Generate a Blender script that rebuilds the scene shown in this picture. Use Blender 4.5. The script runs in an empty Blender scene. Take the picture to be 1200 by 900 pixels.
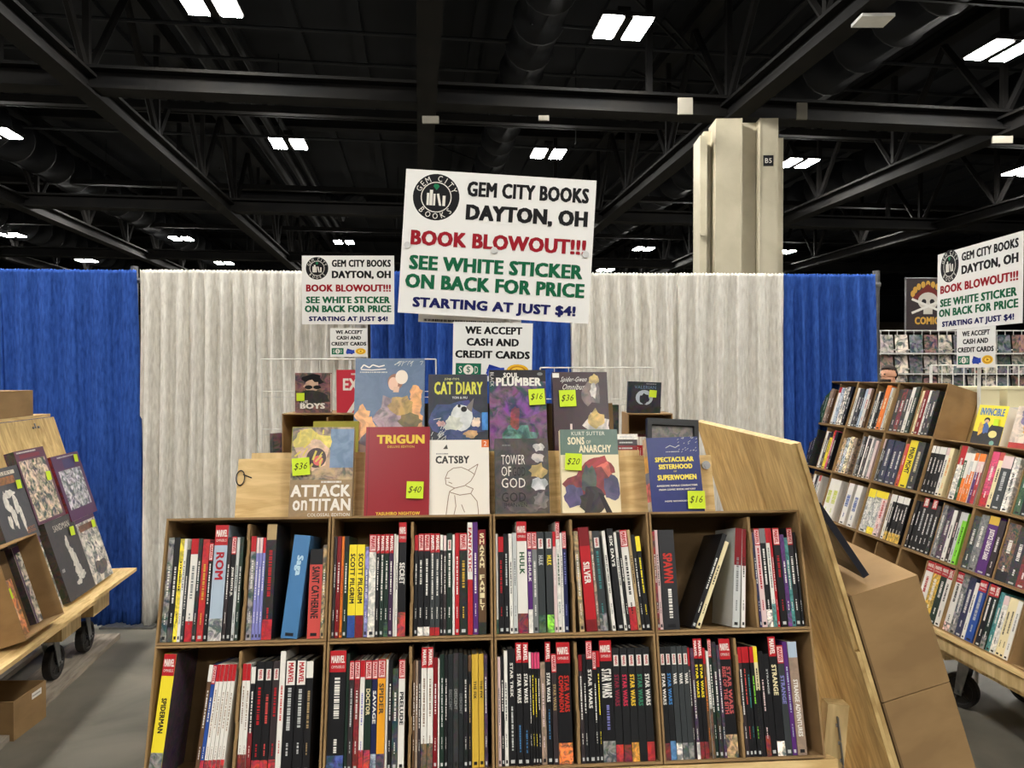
import bpy, bmesh, math, random
from mathutils import Matrix, Vector
from math import sin, cos, pi, radians as R
S = bpy.context.scene
COL = S.collection
rnd = random.Random(7)

# ------------------------------------------------------------------ camera, world, exposure
cam = bpy.data.objects.new('camera', bpy.data.cameras.new('camera'))
COL.objects.link(cam)
cam.location = (0, 0, 1.72)
cam.rotation_euler = (pi/2 - math.atan(12/870), 0, 0)
cam.data.sensor_width = 36
cam.data.lens = 870/1200*36
cam.data.clip_end = 200
S.camera = cam
world = bpy.data.worlds.new('world'); S.world = world
world.use_nodes = True
world.node_tree.nodes['Background'].inputs[0].default_value = (0.9, 0.95, 1, 1)
world.node_tree.nodes['Background'].inputs[1].default_value = 0.03
S.view_settings.view_transform = 'Standard'
S.view_settings.look = 'None'
S.view_settings.gamma = 1
S.view_settings.use_curve_mapping = False
S.view_settings.exposure = 1.38
S.cycles.use_denoising = True
S.cycles.max_bounces = 6
S.cycles.sample_clamp_indirect = 6
LAMP = 90.0          # radiance of the high-bay lamps

# ------------------------------------------------------------------ colours and materials
def lin(c):
    c = c/255
    return c/12.92 if c <= .04045 else ((c+.055)/1.055)**2.4
CN = dict(k=(24,24,27), w=(226,222,214), r=(178,30,38), R=(120,18,26), g=(54,58,60), G=(120,122,122), l=(190,192,190),
          b=(40,75,150), B=(70,120,168), n=(28,34,72), y=(236,214,50), Y=(206,168,60), o=(226,120,40), O=(230,160,40),
          p=(84,40,110), P=(60,36,66), t=(172,146,104), T=(96,70,48), e=(40,84,50), E=(28,46,38), c=(228,214,170), C=(218,192,190),
          m=(206,70,110), s=(170,186,202), L=(130,210,60), q=(60,130,130), v=(128,128,190), f=(200,78,72), d=(52,44,46), a=(150,128,110), z=(200,225,60))
WORD = dict(k='black', w='white', r='red', R='dark red', g='charcoal', G='grey', l='pale grey', b='blue', B='steel blue', n='navy', y='yellow',
            Y='gold', o='orange', O='amber', p='purple', P='plum', t='tan', T='brown', e='green', E='dark green', c='cream', C='pale pink',
            m='pink', s='silver blue', L='lime green', q='teal', v='lilac', f='coral', d='sooty brown', a='taupe', z='lime yellow')
def rgb(c):
    if isinstance(c, str): c = CN[c]
    return (lin(c[0]), lin(c[1]), lin(c[2]))
def newmat(name, rough=.6, spec=.5, metal=0):
    m = bpy.data.materials.new(name); m.use_nodes = True
    nt = m.node_tree; b = nt.nodes['Principled BSDF']
    b.inputs['Roughness'].default_value = rough
    b.inputs['Specular IOR Level'].default_value = spec
    b.inputs['Metallic'].default_value = metal
    return m, nt, b
def noisy(name, c1, c2, scale=8, stretch=(1,1,1), rough=.7, bump=0, detail=6, dist=.4, spec=.4, metal=0, coords='Object', lo=.35, hi=.65):
    m, nt, b = newmat(name, rough, spec, metal)
    N = nt.nodes.new; K = nt.links.new
    tc = N('ShaderNodeTexCoord'); mp = N('ShaderNodeMapping'); mp.inputs['Scale'].default_value = stretch
    nz = N('ShaderNodeTexNoise'); nz.inputs['Scale'].default_value = scale; nz.inputs['Detail'].default_value = detail; nz.inputs['Distortion'].default_value = dist
    oi = N('ShaderNodeObjectInfo'); ad = N('ShaderNodeVectorMath'); ad.operation = 'ADD'
    mm = N('ShaderNodeVectorMath'); mm.operation = 'SCALE'; mm.inputs['Scale'].default_value = 17
    cr = N('ShaderNodeValToRGB'); cr.color_ramp.elements[0].position = lo; cr.color_ramp.elements[1].position = hi
    cr.color_ramp.elements[0].color = (*rgb(c1), 1); cr.color_ramp.elements[1].color = (*rgb(c2), 1)
    K(tc.outputs[coords], mp.inputs[0]); K(oi.outputs['Random'], mm.inputs[0]); K(mp.outputs[0], ad.inputs[0]); K(mm.outputs[0], ad.inputs[1])
    K(ad.outputs[0], nz.inputs['Vector']); K(nz.outputs['Fac'], cr.inputs[0]); K(cr.outputs[0], b.inputs['Base Color'])
    if bump:
        bp = N('ShaderNodeBump'); bp.inputs['Strength'].default_value = bump; bp.inputs['Distance'].default_value = .01
        K(nz.outputs['Fac'], bp.inputs['Height']); K(bp.outputs[0], b.inputs['Normal'])
    return m
def printmat(name, rough, spec, scale=42):
    m, nt, b = newmat(name, rough, spec)
    N = nt.nodes.new; K = nt.links.new
    at = N('ShaderNodeAttribute'); at.attribute_name = 'col'
    tc = N('ShaderNodeTexCoord'); oi = N('ShaderNodeObjectInfo')
    w = N('ShaderNodeMath'); w.operation = 'MULTIPLY'; w.inputs[1].default_value = 60
    nz = N('ShaderNodeTexNoise'); nz.noise_dimensions = '4D'; nz.inputs['Scale'].default_value = scale; nz.inputs['Detail'].default_value = 5; nz.inputs['Distortion'].default_value = 1.6
    K(oi.outputs['Random'], w.inputs[0]); K(w.outputs[0], nz.inputs['W']); K(tc.outputs['Object'], nz.inputs['Vector'])
    cr = N('ShaderNodeValToRGB'); e = cr.color_ramp.elements
    e[0].position = .40; e[0].color = (.06,.06,.07,1); e[1].position = .62; e[1].color = (2.1,2.0,1.9,1)
    K(nz.outputs['Fac'], cr.inputs[0])
    mul = N('ShaderNodeMix'); mul.data_type = 'RGBA'; mul.blend_type = 'MULTIPLY'; mul.inputs[0].default_value = 1
    K(at.outputs['Color'], mul.inputs[6]); K(cr.outputs[0], mul.inputs[7])
    hs = N('ShaderNodeHueSaturation'); hs.inputs['Saturation'].default_value = 2.0; hs.inputs['Value'].default_value = .55
    K(nz.outputs['Color'], hs.inputs['Color'])
    mx = N('ShaderNodeMix'); mx.data_type = 'RGBA'; mx.inputs[0].default_value = .22
    K(mul.outputs[2], mx.inputs[6]); K(hs.outputs[0], mx.inputs[7])
    fin = N('ShaderNodeMix'); fin.data_type = 'RGBA'; fin.clamp_factor = True
    K(at.outputs['Alpha'], fin.inputs[0]); K(at.outputs['Color'], fin.inputs[6]); K(mx.outputs[2], fin.inputs[7])
    K(fin.outputs[2], b.inputs['Base Color'])
    return m
PRINT = printmat('printed_cover', .34, .45)
PRINTL = printmat('printed_front', .30, .45, 21)
MATTE = printmat('printed_matte', .75, .2)
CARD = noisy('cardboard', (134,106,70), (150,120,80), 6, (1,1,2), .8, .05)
CARDIN = noisy('cardboard_dark', (100,78,50), (114,90,58), 6, (1,1,2), .85, .05)  # same cardboard, with the shade inside the boxes darkened into its colour
PLY = noisy('plywood', (184,154,100), (212,184,128), 5, (1,1,7), .6, .03, dist=1.2)
PLYH = noisy('plywood_long', (190,158,104), (218,190,136), 5, (1.2,8,8), .6, .03, dist=1.2)
PLYD = noisy('plywood_worn', (166,136,86), (214,186,128), 4, (5,1.2,1.2), .6, .05, dist=2.2, lo=.3, hi=.7)
PINE = noisy('pine', (186,158,108), (214,188,138), 6, (6,6,1), .6, .03)
METAL = noisy('grey_metal', (120,120,122), (150,150,150), 12, rough=.35, metal=.8)
WIRE = noisy('white_wire', (196,196,192), (214,212,206), 20, rough=.4)
RUBBER = noisy('black_rubber', (26,24,23), (40,36,34), 20, rough=.7)
HUB = noisy('wheel_hub', (70,66,62), (100,94,88), 20, rough=.5, metal=.4)
PAGES = noisy('page_edges', (206,200,186), (226,220,206), 4, (300,1,1), .8, detail=1)
BLACKST = noisy('black_steel', (4,4,5), (17,15,13), 1.6, rough=.8, bump=.2, spec=.2)
DECKM = noisy('black_deck', (6,9,14), (13,17,24), .7, rough=.9)
DUCTM = noisy('black_duct', (8,9,12), (15,17,20), 1.5, rough=.65, spec=.25)
BEIGE = noisy('beige_paint', (170,162,140), (184,176,154), 2, rough=.55)
CONC = noisy('concrete', (80,78,70), (124,119,108), 1.8, rough=.55, bump=.03, detail=9, dist=.8, lo=.3, hi=.72)
BLUE = noisy('blue_drape', (34,68,142), (52,92,176), 60, (1,1,.25), .85, .15, spec=.2)
WHITE = noisy('white_drape', (206,202,194), (230,227,220), 60, (1,1,.25), .85, .15, spec=.2)
PLASTIC = noisy('white_plastic', (222,222,220), (232,231,228), 6, rough=.4)
BLACKP = noisy('black_plastic', (16,16,18), (26,26,28), 8, rough=.4)
SKIN = noisy('skin', (188,136,108), (204,152,122), 12, rough=.55)
HAIR = noisy('dark_hair', (30,22,18), (52,38,30), 60, rough=.7)
SHIRT = noisy('black_cotton', (20,20,23), (32,32,35), 30, rough=.85)
JEANS = noisy('denim', (32,40,60), (46,56,80), 40, rough=.85)
FARW = noisy('tan_wall', (92,82,70), (112,100,86), .6, rough=.8)
DARKW = noisy('dark_wall', (20,21,25), (30,31,35), .5, rough=.9)
def emis(name, c, s):
    m = bpy.data.materials.new(name); m.use_nodes = True; nt = m.node_tree
    b = nt.nodes['Principled BSDF']; b.inputs['Base Color'].default_value = (.8,.8,.8,1)
    b.inputs['Emission Color'].default_value = (*c, 1); b.inputs['Emission Strength'].default_value = s
    return m
LAMPM = emis('lamp_tubes', (1, .97, .9), LAMP)

# ------------------------------------------------------------------ mesh helpers
class MB:
    def __init__(s): s.v = []; s.f = []; s.c = []; s.m = []
    def add(s, vs, fs, col=(200,200,200), mot=0, mi=0):
        o = len(s.v); s.v += [tuple(p) for p in vs]; c = (*rgb(col), mot)
        for f in fs: s.f.append(tuple(o+i for i in f)); s.c.append(c); s.m.append(mi)
    def box(s, x0,x1,y0,y1,z0,z1, col='w', mot=0, mi=0, M=None):
        vs = [Vector(p) for p in ((x0,y0,z0),(x1,y0,z0),(x1,y1,z0),(x0,y1,z0),(x0,y0,z1),(x1,y0,z1),(x1,y1,z1),(x0,y1,z1))]
        if M: vs = [M @ p for p in vs]
        s.add(vs, [(0,3,2,1),(4,5,6,7),(0,1,5,4),(1,2,6,5),(2,3,7,6),(3,0,4,7)], col, mot, mi)
    def tube(s, p, q, r, n=8, col='w', mi=0, r2=None, cap=True):
        p = Vector(p); q = Vector(q); d = (q-p).normalized(); r2 = r if r2 is None else r2
        a = d.cross(Vector((0,0,1)) if abs(d.z) < .9 else Vector((1,0,0))).normalized(); b = d.cross(a)
        vs = []
        for c, rr in ((p,r),(q,r2)):
            for i in range(n): t = 2*pi*i/n; vs.append(c + a*(rr*cos(t)) + b*(rr*sin(t)))
        fs = [(i,(i+1)%n,n+(i+1)%n,n+i) for i in range(n)]
        if cap: fs += [tuple(range(n-1,-1,-1)), tuple(range(n,2*n))]
        s.add(vs, fs, col, 0, mi)
    def path(s, pts, r, n=6, col='w', mi=0):
        for a, b in zip(pts[:-1], pts[1:]): s.tube(a, b, r, n, col, mi)
    def lathe(s, prof, axis='z', M=None, n=20, col='w', mi=0):
        vs = []; k = len(prof)
        for i in range(n):
            t = 2*pi*i/n
            for r, h in prof:
                p = Vector((r*cos(t), r*sin(t), h)) if axis == 'z' else Vector((h, r*cos(t), r*sin(t)))
                vs.append(M @ p if M else p)
        fs = [(i*k+j, ((i+1)%n)*k+j, ((i+1)%n)*k+j+1, i*k+j+1) for i in range(n) for j in range(k-1)]
        s.add(vs, fs, col, 0, mi)
    def build(s, name, mats, parent=None, M=None, smooth=False):
        me = bpy.data.meshes.new(name); me.from_pydata(s.v, [], s.f)
        ca = me.color_attributes.new('col', 'FLOAT_COLOR', 'CORNER')
        flat = []
        for f, c in zip(s.f, s.c): flat += list(c)*len(f)
        ca.data.foreach_set('color', flat)
        me.polygons.foreach_set('material_index', s.m)
        if smooth: me.polygons.foreach_set('use_smooth', [True]*len(s.f))
        for m in (mats if isinstance(mats, (list, tuple)) else [mats]): me.materials.append(m)
        me.update()
        o = bpy.data.objects.new(name, me); COL.objects.link(o)
        if parent: o.parent = parent
        if M is not None: o.matrix_local = M
        return o
def tag(o, label=None, cat=None, group=None, kind=None):
    if label: o['label'] = label
    if cat: o['category'] = cat
    if group: o['group'] = group
    if kind: o['kind'] = kind
    return o
def thing(name, label, cat, M=None, group=None):
    o = bpy.data.objects.new(name, None); COL.objects.link(o); o.empty_display_size = .05
    if M is not None: o.matrix_world = M
    return tag(o, label, cat, group)
def struct(o): o['kind'] = 'structure'; return o
T = Matrix.Translation

TX = {}
def glyphs(s, off):
    k = (s, off)
    if k not in TX:
        cu = bpy.data.curves.new('t', 'FONT'); cu.body = s; cu.size = 1; cu.resolution_u = 2; cu.offset = off; cu.space_character = 1.07 if len(s) > 1 else 1
        o = bpy.data.objects.new('t', cu); COL.objects.link(o)
        dg = bpy.context.evaluated_depsgraph_get()
        me = bpy.data.meshes.new_from_object(o.evaluated_get(dg))
        vs = [(v.co.x, v.co.y) for v in me.vertices]; fs = [tuple(p.vertices) for p in me.polygons]
        bpy.data.objects.remove(o); bpy.data.curves.remove(cu); bpy.data.meshes.remove(me)
        if not vs: vs = [(0,0),(1,0),(1,1)]; fs = [(0,1,2)]
        x0 = min(v[0] for v in vs); x1 = max(v[0] for v in vs); y0 = min(v[1] for v in vs); y1 = max(v[1] for v in vs)
        TX[k] = ([((x-x0)/(x1-x0), (y-y0)/(y1-y0)) for x, y in vs], fs, (x1-x0)/(y1-y0))
    return TX[k]
class Face:
    """flat print laid on a surface: origin o, axes ux and uy, outward normal n"""
    def __init__(s, mb, o, ux, uy, n, mi=0): s.mb = mb; s.o = Vector(o); s.ux = Vector(ux); s.uy = Vector(uy); s.n = Vector(n); s.l = 0; s.mi = mi
    def P(s, x, y): return s.o + s.ux*x + s.uy*y + s.n*(.0002 + .00008*s.l)
    def poly(s, pts, col, mot=0):
        s.l += 1; s.mb.add([s.P(*p) for p in pts], [tuple(range(len(pts)))], col, mot, s.mi)
    def rect(s, x0,y0,x1,y1, col, mot=0): s.poly([(x0,y0),(x1,y0),(x1,y1),(x0,y1)], col, mot)
    def ell(s, cx,cy,rx,ry, col, mot=0, n=20, a0=0, a1=2*pi):
        s.poly([(cx+rx*cos(a0+(a1-a0)*i/n), cy+ry*sin(a0+(a1-a0)*i/n)) for i in range(n)], col, mot)
    def ring(s, cx,cy,r0,r1,col,n=32):
        s.l += 1
        vs = [s.P(cx+r*cos(2*pi*i/n), cy+r*sin(2*pi*i/n)) for r in (r0,r1) for i in range(n)]
        s.mb.add(vs, [(i,(i+1)%n,n+(i+1)%n,n+i) for i in range(n)], col, 0, s.mi)
    def line(s, pts, w, col):
        s.l += 1
        for (xa,ya),(xb,yb) in zip(pts[:-1], pts[1:]):
            d = math.hypot(xb-xa, yb-ya) or 1; nx, ny = -(yb-ya)/d*w/2, (xb-xa)/d*w/2
            s.mb.add([s.P(xa+nx,ya+ny), s.P(xa-nx,ya-ny), s.P(xb-nx,yb-ny), s.P(xb+nx,yb+ny)], [(0,1,2,3)], col, 0, s.mi)
    def text(s, t, x0,y0,x1,y1, col, mode='h', bold=.02, shear=0, fit=True):
        """mode h: level; d: reading downwards; stack: letters one under another"""
        s.l += 1
        if mode == 'stack':
            n = len(t); hh = (y1-y0)/n
            for i, ch in enumerate(t):
                if ch != ' ': s.text(ch, x0, y1-(i+.92)*hh, x1, y1-(i+.08)*hh, col, 'h', bold); s.l -= 1
            return
        vs, fs, asp = glyphs(t, 0)
        out = []
        if bold >= .03:                                              # heavier lettering: the outline drawn again a hair to each side
            dx = (.11 if bold < .045 else .16)/asp*.5; dy = .035; nv = len(vs); base = vs; vs = []; f0 = fs; fs = []
            for j, (a, b) in enumerate(((-1,-1),(1,-1),(-1,1),(1,1),(0,1),(0,-1))):
                vs = vs + [((x+a*dx+dx)/(1+2*dx), (y+b*dy+dy)/(1+2*dy)) for x, y in base]; fs = fs + [tuple(i+j*nv for i in q) for q in f0]
        if not fit:
            W, H = (x1-x0, y1-y0) if mode == 'h' else (y1-y0, x1-x0)
            k = min(W, H*asp*1.15)
            if mode == 'h': c = (x0+x1)/2; x0, x1 = c-k/2, c+k/2
            else: c = (y0+y1)/2; y0, y1 = c-k/2, c+k/2
        l0 = s.l; per = len(vs)//6 if bold >= .03 else len(vs)
        for q, (u, w) in enumerate(vs):
            u += shear*(w-.5); s.l = l0 + .25*(q//per)               # each pass of the pen lies a hair above the last
            if mode == 'h': out.append(s.P(x0+(x1-x0)*u, y0+(y1-y0)*w))
            else: out.append(s.P(x0+(x1-x0)*w, y1-(y1-y0)*u))
        s.l = l0 + (1 if bold >= .03 else 0)
        s.mb.add(out, fs, col, 0, s.mi)
    def dashes(s, x0,y0,x1,y1, col, seed=0, mode='d'):
        """print too small to read: a row of short strokes"""
        r = random.Random(seed); s.l += 1
        if mode == 'd':
            y = y1
            while y > y0+.002:
                L = r.uniform(.002,.006); b = max(y0, y-L)
                s.mb.add([s.P(x0,b),s.P(x1,b),s.P(x1,y),s.P(x0,y)], [(0,1,2,3)], col, 0, s.mi); y = b - r.choice((.001,.001,.003))
        else:
            x = x0
            while x < x1-.001:
                L = r.uniform(.002,.005); b = min(x1, x+L)
                s.mb.add([s.P(x,y0),s.P(b,y0),s.P(b,y1),s.P(x,y1)], [(0,1,2,3)], col, 0, s.mi); x = b + r.choice((.001,.001,.002))

def frame(xdir, lean, origin):
    x = Vector(xdir).normalized(); yh = Vector((0,0,1)).cross(x)
    z = yh*sin(lean) + Vector((0,0,1))*cos(lean); y = z.cross(x)
    M = Matrix((x, y, z)).transposed().to_4x4(); M.translation = Vector(origin)
    return M
FR = frame((cos(.0722), sin(.0722), 0), .255, (-.8996, 1.790, .7228))        # front display, leaning back
RR = frame((sin(.1127), -cos(.1127), 0), .2973, (1.8854, 5.3020, .4780))     # right-hand rack
LR = frame((-sin(.147), cos(.147), 0), .297, (-2.43, 4.2, .49))              # left-hand rack
BW, BH = .43, .3190
ORD = 'first second third fourth fifth sixth seventh eighth ninth tenth eleventh twelfth thirteenth fourteenth fifteenth sixteenth seventeenth eighteenth nineteenth twentieth'.split()

# ------------------------------------------------------------------ hall (yawed to its own grid)
HA = .126
def hall(u, v, z=0): return Vector((u*cos(HA)-v*sin(HA), u*sin(HA)+v*cos(HA), z))
HM = Matrix.Rotation(HA, 4, 'Z')
m = MB(); m.box(-40,40,-22,52,-.2,0); struct(m.build('floor', CONC, M=HM))
m = MB(); m.box(-40,40,-22,52,9.2,9.4)
for i in range(-30, 31):                                                     # ribs of the roof deck
    m.box(i*1.3-.12, i*1.3+.12, -22, 52, 9.08, 9.2)
struct(m.build('ceiling', DECKM, M=HM))
m = MB(); m.box(-40,40,52,52.3,0,9.4); struct(m.build('wall_back', DARKW, M=HM))
m = MB(); m.box(-40,40,51.7,52,0,5.6); struct(m.build('wall_lower', FARW, M=HM))
m = MB(); m.box(-40.3,-40,-22,52,0,9.4); struct(m.build('wall_left', DARKW, M=HM))
m = MB(); m.box(40,40.3,-22,52,0,9.4); struct(m.build('wall_right', DARKW, M=HM))
m = MB(); m.box(-40,40,-22.3,-22,0,9.4); struct(m.build('wall_front', FARW, M=HM))

def ibeam(m, a, b, z, w, h, axis):
    for (x0,x1,z0,z1) in ((-w/2,w/2,z,z+.05),(-.03,.03,z+.05,z+h-.05),(-w/2,w/2,z+h-.05,z+h)):
        if axis == 'v': m.box(a+x0, a+x1, b[0], b[1], z0, z1)
        else: m.box(b[0], b[1], a+x0, a+x1, z0, z1)
for k, u in enumerate((-15.8,-10.5,-5.2,.15,5.45,10.8,16.1)):               # trusses running away from the booth
    m = MB(); ibeam(m, u, (2, 48), 6.12, .32, .34, 'v'); ibeam(m, u, (2, 48), 8.5, .3, .3, 'v')
    for j in range(14):
        v = 3+j*3.2
        m.tube((u,v,6.45),(u,v+1.6,8.5),.07,6); m.tube((u,v+1.6,8.5),(u,v+3.2,6.45),.07,6); m.box(u-.05,u+.05,v-.05,v+.05,6.4,8.5)
    struct(m.build('ceiling_truss', BLACKST, M=HM))
for k, v in enumerate((12.6, 21.5, 30.5, 39.5)):
    m = MB(); ibeam(m, v, (-38, 38), 6.2, .4, .36, 'u'); ibeam(m, v, (-38,38), 8.6, .3, .3, 'u')
    for j in range(22):
        u = -38+j*3.5
        m.box(u-.05,u+.05,v-.05,v+.05,6.56,8.6) if j % 3 == 0 else None
    struct(m.build('ceiling_beam', BLACKST, M=HM))
for k, v in enumerate((10.0, 16.4, 23.2, 29.6)):                              # light struts the lamps hang from
    m = MB(); m.box(-30,30,v-.09,v+.09,7.25,7.4); m.box(-30,30,v+.3,v+.36,7.3,7.36)
    struct(m.build('ceiling_strut', BLACKST, M=HM))
for i, (u, r, z) in enumerate(((-10.3,.52,7.7),(-15.5,.6,7.6),(2.1,.42,7.9),(8.1,.5,7.8),(13.0,.55,7.7))):
    m = MB(); pr = []; v = 3
    while v < 46: pr += [(r,v),(r,v+1.0),(r+.04,v+1.02),(r+.04,v+1.08),(r,v+1.1)]; v += 1.1
    MM = Matrix.Translation((u,0,z)) @ Matrix.Rotation(pi/2,4,'Z')
    m.lathe(pr, 'x', MM, 18)
    tag(m.build('air_duct', DUCTM, M=HM, smooth=True), ('fat black ribbed round duct over the left of the hall','black ribbed round duct high at the far left edge of the hall',
        'slim black ribbed duct above the big booth sign','black ribbed duct right of the beige column under the roof','black ribbed round duct high at the right edge of the hall')[i], 'duct')
m = MB(); pts = [hall(-6.2,24,7.2), hall(-3.0,24,7.2), hall(-2.4,24,6.9), hall(-1.8,24,7.4)]
for a, b in zip(pts[:-1], pts[1:]): m.tube(a, b, .32, 14)
for j in range(5): p = pts[1].lerp(pts[2], j/4); m.tube(p - Vector((.06,0,0)), p + Vector((.06,0,0)), .37, 14)
tag(m.build('duct_elbow', DUCTM, smooth=False), 'short black duct with a ringed elbow between the lamps left of the sign', 'duct')
for i, (u, z, r, nm) in enumerate(((-3.5,8.2,.07,'thin'),(-3.9,8.3,.11,'middle'),(-4.35,8.3,.16,'thick'),(-7.6,8.1,.1,'lone'),(6.6,8.1,.06,'right thin'),(7.0,8.0,.09,'right thick'))):
    m = MB(); m.tube((u,3,z),(u,46,z),r,10)
    tag(m.build('ceiling_pipe', DUCTM, M=HM), ('thinnest of three black pipes running side by side under the roof left of the sign','middle pipe of the three black pipes under the roof left of the sign',
        'thickest of the three black pipes under the roof left of the sign','lone black pipe beside the fat ribbed duct','thin black pipe right of the beige column','thicker black pipe right of the beige column')[i], 'pipe')

# column with its bay plate
CM = Matrix.Translation((0,0,0)) @ T((3.86,12.5,0)) @ Matrix.Rotation(-.02,4,'Z')
m = MB()
m.box(-.44,-.03,0,.5,0,6.0); m.box(.31,.60,0,.5,0,6.0); m.box(-.03,.31,.22,.4,0,6.0)
m.box(-.03,.0,-.01,.22,0,6.0); m.box(.29,.31,-.01,.22,0,6.0)
m.box(-.68,-.56,.1,.6,0,5.75); m.box(-.56,-.44,.35,.5,0,5.9); m.box(.6,.72,.1,.6,0,5.7); m.tube((-.64,.09,4.1),(-.64,.05,4.1),.05,12); m.box(-.5,-.46,-.0,.0,0,1)
col = m.build('column', BEIGE, M=CM); struct(col)
m = MB(); f = Face(m, (0,-.006,0),(1,0,0),(0,0,1),(0,-1,0)); m.box(0,.17,-.005,0,0,.18,'k'); f.text('B5', .03,.05,.14,.13,'w')
tag(m.build('bay_plate', MATTE, M=CM @ T((.35,-.001,5.2))), 'small black plate lettered B5 fixed to the beige column', 'sign')

# lamps
LP = []
for jv, v in enumerate((-8.2,-1.8,4.6,11.15,17.7,24.1,30.6,37.1)):
    for iu, u in enumerate((-15.4,-9.2,-2.95,3.12,9.5,15.8)):
        if v > 26 and abs(u) > 16: continue
        if v < 5 and (abs(u) > 10): continue
        LP.append((u, v, jv, iu))
UN = ('far left','left','left of the sign','right of the sign','beyond the beige column','far right')
VN = ('','','overhead nearest','nearest','second nearest','third nearest','fourth nearest','farthest')
for u, v, jv, iu in LP:
    t = thing('ceiling_light', f'twin-panel white high-bay lamp, {VN[jv] or "behind the viewer"} row, {UN[iu]} line' if jv > 1 else 'twin-panel white high-bay lamp hanging behind the viewer over the aisle',
              'ceiling light', HM @ T((u,v,7.0)), 'high-bay lamps in the hall')
    m = MB(); m.box(-.40,.40,-.38,.38,.03,.09); m.box(-.06,.06,-.36,.36,-.0,.03); m.tube((0,0,.09),(0,0,.25),.02); m.box(-.1,.1,-.1,.1,.25,.30)
    m.build('housing', BLACKST, t)
    for sx in (-1, 1):
        m = MB(); m.box(sx*.23-.145, sx*.23+.145, -.35, .35, 0, .028); m.build('lamp_panel', LAMPM, t)
m = MB(); cr = random.Random(3)
for i in range(16):
    u = cr.uniform(-14,14); v = cr.uniform(9,34); m.tube((u,v,6.9),(u+cr.uniform(-.1,.1),v,9.1),.012,5)
for i in range(10):
    u = cr.uniform(-14,12); v = cr.uniform(9,30); m.tube((u,v,7.5+cr.random()),(u+cr.uniform(1,4),v+cr.uniform(2,5),7.9+cr.random()),.03,6)
for v in (9.4,13.8,15.2,20.1,25.7): m.tube((-25,v,7.9),(25,v,7.9),.035,6)
struct(m.build('ceiling_conduit', DUCTM, M=HM))
# small fittings on the steel
for (px, py, D, w, h, lab) in ((505,142,12.3,.27,.12,'pale plate on the centre truss above the booth sign'),(802,126,12.15,.24,.27,'pale square tag on the cross beam left of the column'),
        (938,132,12.3,.17,.27,'narrow pale tag on the cross beam right of the column'),(637,140,12.2,.17,.08,'tiny pale plate on the cross beam over the sign'),(1172,165,13,.35,.12,'flat white access point under the beams at far right')):
    m = MB(); m.box(-w/2,w/2,-.02,.02,-h/2,h/2,(120,116,106)); p = Vector(((px-600)/870*D, D, 1.72+(438-py)/870*D))
    tag(m.build('beam_tag', MATTE, M=T(p)), lab, 'tag')
m = MB(); m.box(-.2,.2,-.15,.15,0,.04); m.box(-.05,.05,-.05,.05,.04,.5)
tag(m.build('access_point', PLASTIC, M=T(((1020-600)/870*9.2,9.2,6.05))), 'flat white access point on a stem at the upper right', 'access point')

# ------------------------------------------------------------------ back drapes
DY0, DA = 5.05+ .0436*2.56, .0436           # drape line: y = DY0 + DA*x
def drape(name, px0, px1, mat, lab, seed, ztop=2.425, fold=.085, amp=.03):
    def X(px): t = (px-600)/870; return t*DY0/(1-DA*t)
    x0, x1 = X(px0), X(px1); r = random.Random(seed); n = int((x1-x0)/.011); ph = [r.uniform(0,6.3) for _ in range(6)]
    zs = [.012,.10,.5,1.0,1.5,2.0,2.25,2.33,2.365,2.385,2.40,2.425]
    vs = []
    for z in zs:
        for i in range(n+1):
            x = x0+(x1-x0)*i/n; g = (x-x0)
            gather = max(0, (z-2.2)/.22); a = amp*(1-.72*gather)*(1+.25*(1-z/2.4))
            y = a*sin(g*2*pi/fold + ph[0] + 1.3*sin(g*5+ph[1]) + .25*sin(z*1.4+ph[2])) + .4*a*sin(g*2*pi/.037+ph[3]+z*.5) + .35*amp*sin(g*2.9+ph[4])
            y += gather*.010*sin(g*2*pi/.026+ph[5])
            zz = z + (.006*sin(g*2*pi/.026+ph[5]+1) if z > 2.39 else 0)
            vs.append((x+.012*sin(z*2+ph[1]), DY0+DA*x + y + (.0 if z < 2.3 else 0), zz))
    N = n+1
    fs = [(j*N+i, j*N+i+1, (j+1)*N+i+1, (j+1)*N+i) for j in range(len(zs)-1) for i in range(n)]
    m = MB(); m.add(vs, fs); o = m.build(name, mat, smooth=True)
    sol = o.modifiers.new('cloth', 'SOLIDIFY'); sol.thickness = .002; sol.offset = 1
    return tag(o, lab, 'curtain')
drape('drape_curtain', -220, 6, BLUE, 'blue drape panel at the far left edge beside a pleat gap', 1, fold=.16)
drape('drape_curtain', 6, 163, BLUE, 'blue drape panel behind the left rack of boxed-edition books', 2, fold=.17, amp=.024)
drape('drape_curtain', 163, 300, WHITE, 'white drape panel next to the left blue drape', 3, fold=.10)
drape('drape_curtain', 300, 433, WHITE, 'white drape panel behind the smaller left booth sign', 4, fold=.09)
drape('drape_curtain', 433, 668, BLUE, 'blue drape panel in the middle behind the big booth sign', 5, fold=.12)
drape('drape_curtain', 668, 795, WHITE, 'white drape panel just right of the big booth sign', 6, fold=.12)
drape('drape_curtain', 795, 918, WHITE, 'white drape panel below the beige column', 7, fold=.13)
drape('drape_curtain', 918, 1026, BLUE, 'blue drape panel at the right end above the right rack', 8, fold=.10)
m = MB(); m.tube((-4.6, DY0+DA*-4.6+.06, 2.36), (2.64, DY0+DA*2.64+.06, 2.36), .018)
for x in (-4.5, -2.6, 0.2, 2.62):
    y = DY0+DA*x+.075; m.tube((x,y,.012),(x,y,2.46),.024,10); m.box(x-.18,x+.18,y-.15,y+.2,0,.012)
tag(m.build('pipe_stand', METAL), 'grey pipe frame with uprights carrying all the drapes', 'frame')

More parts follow.
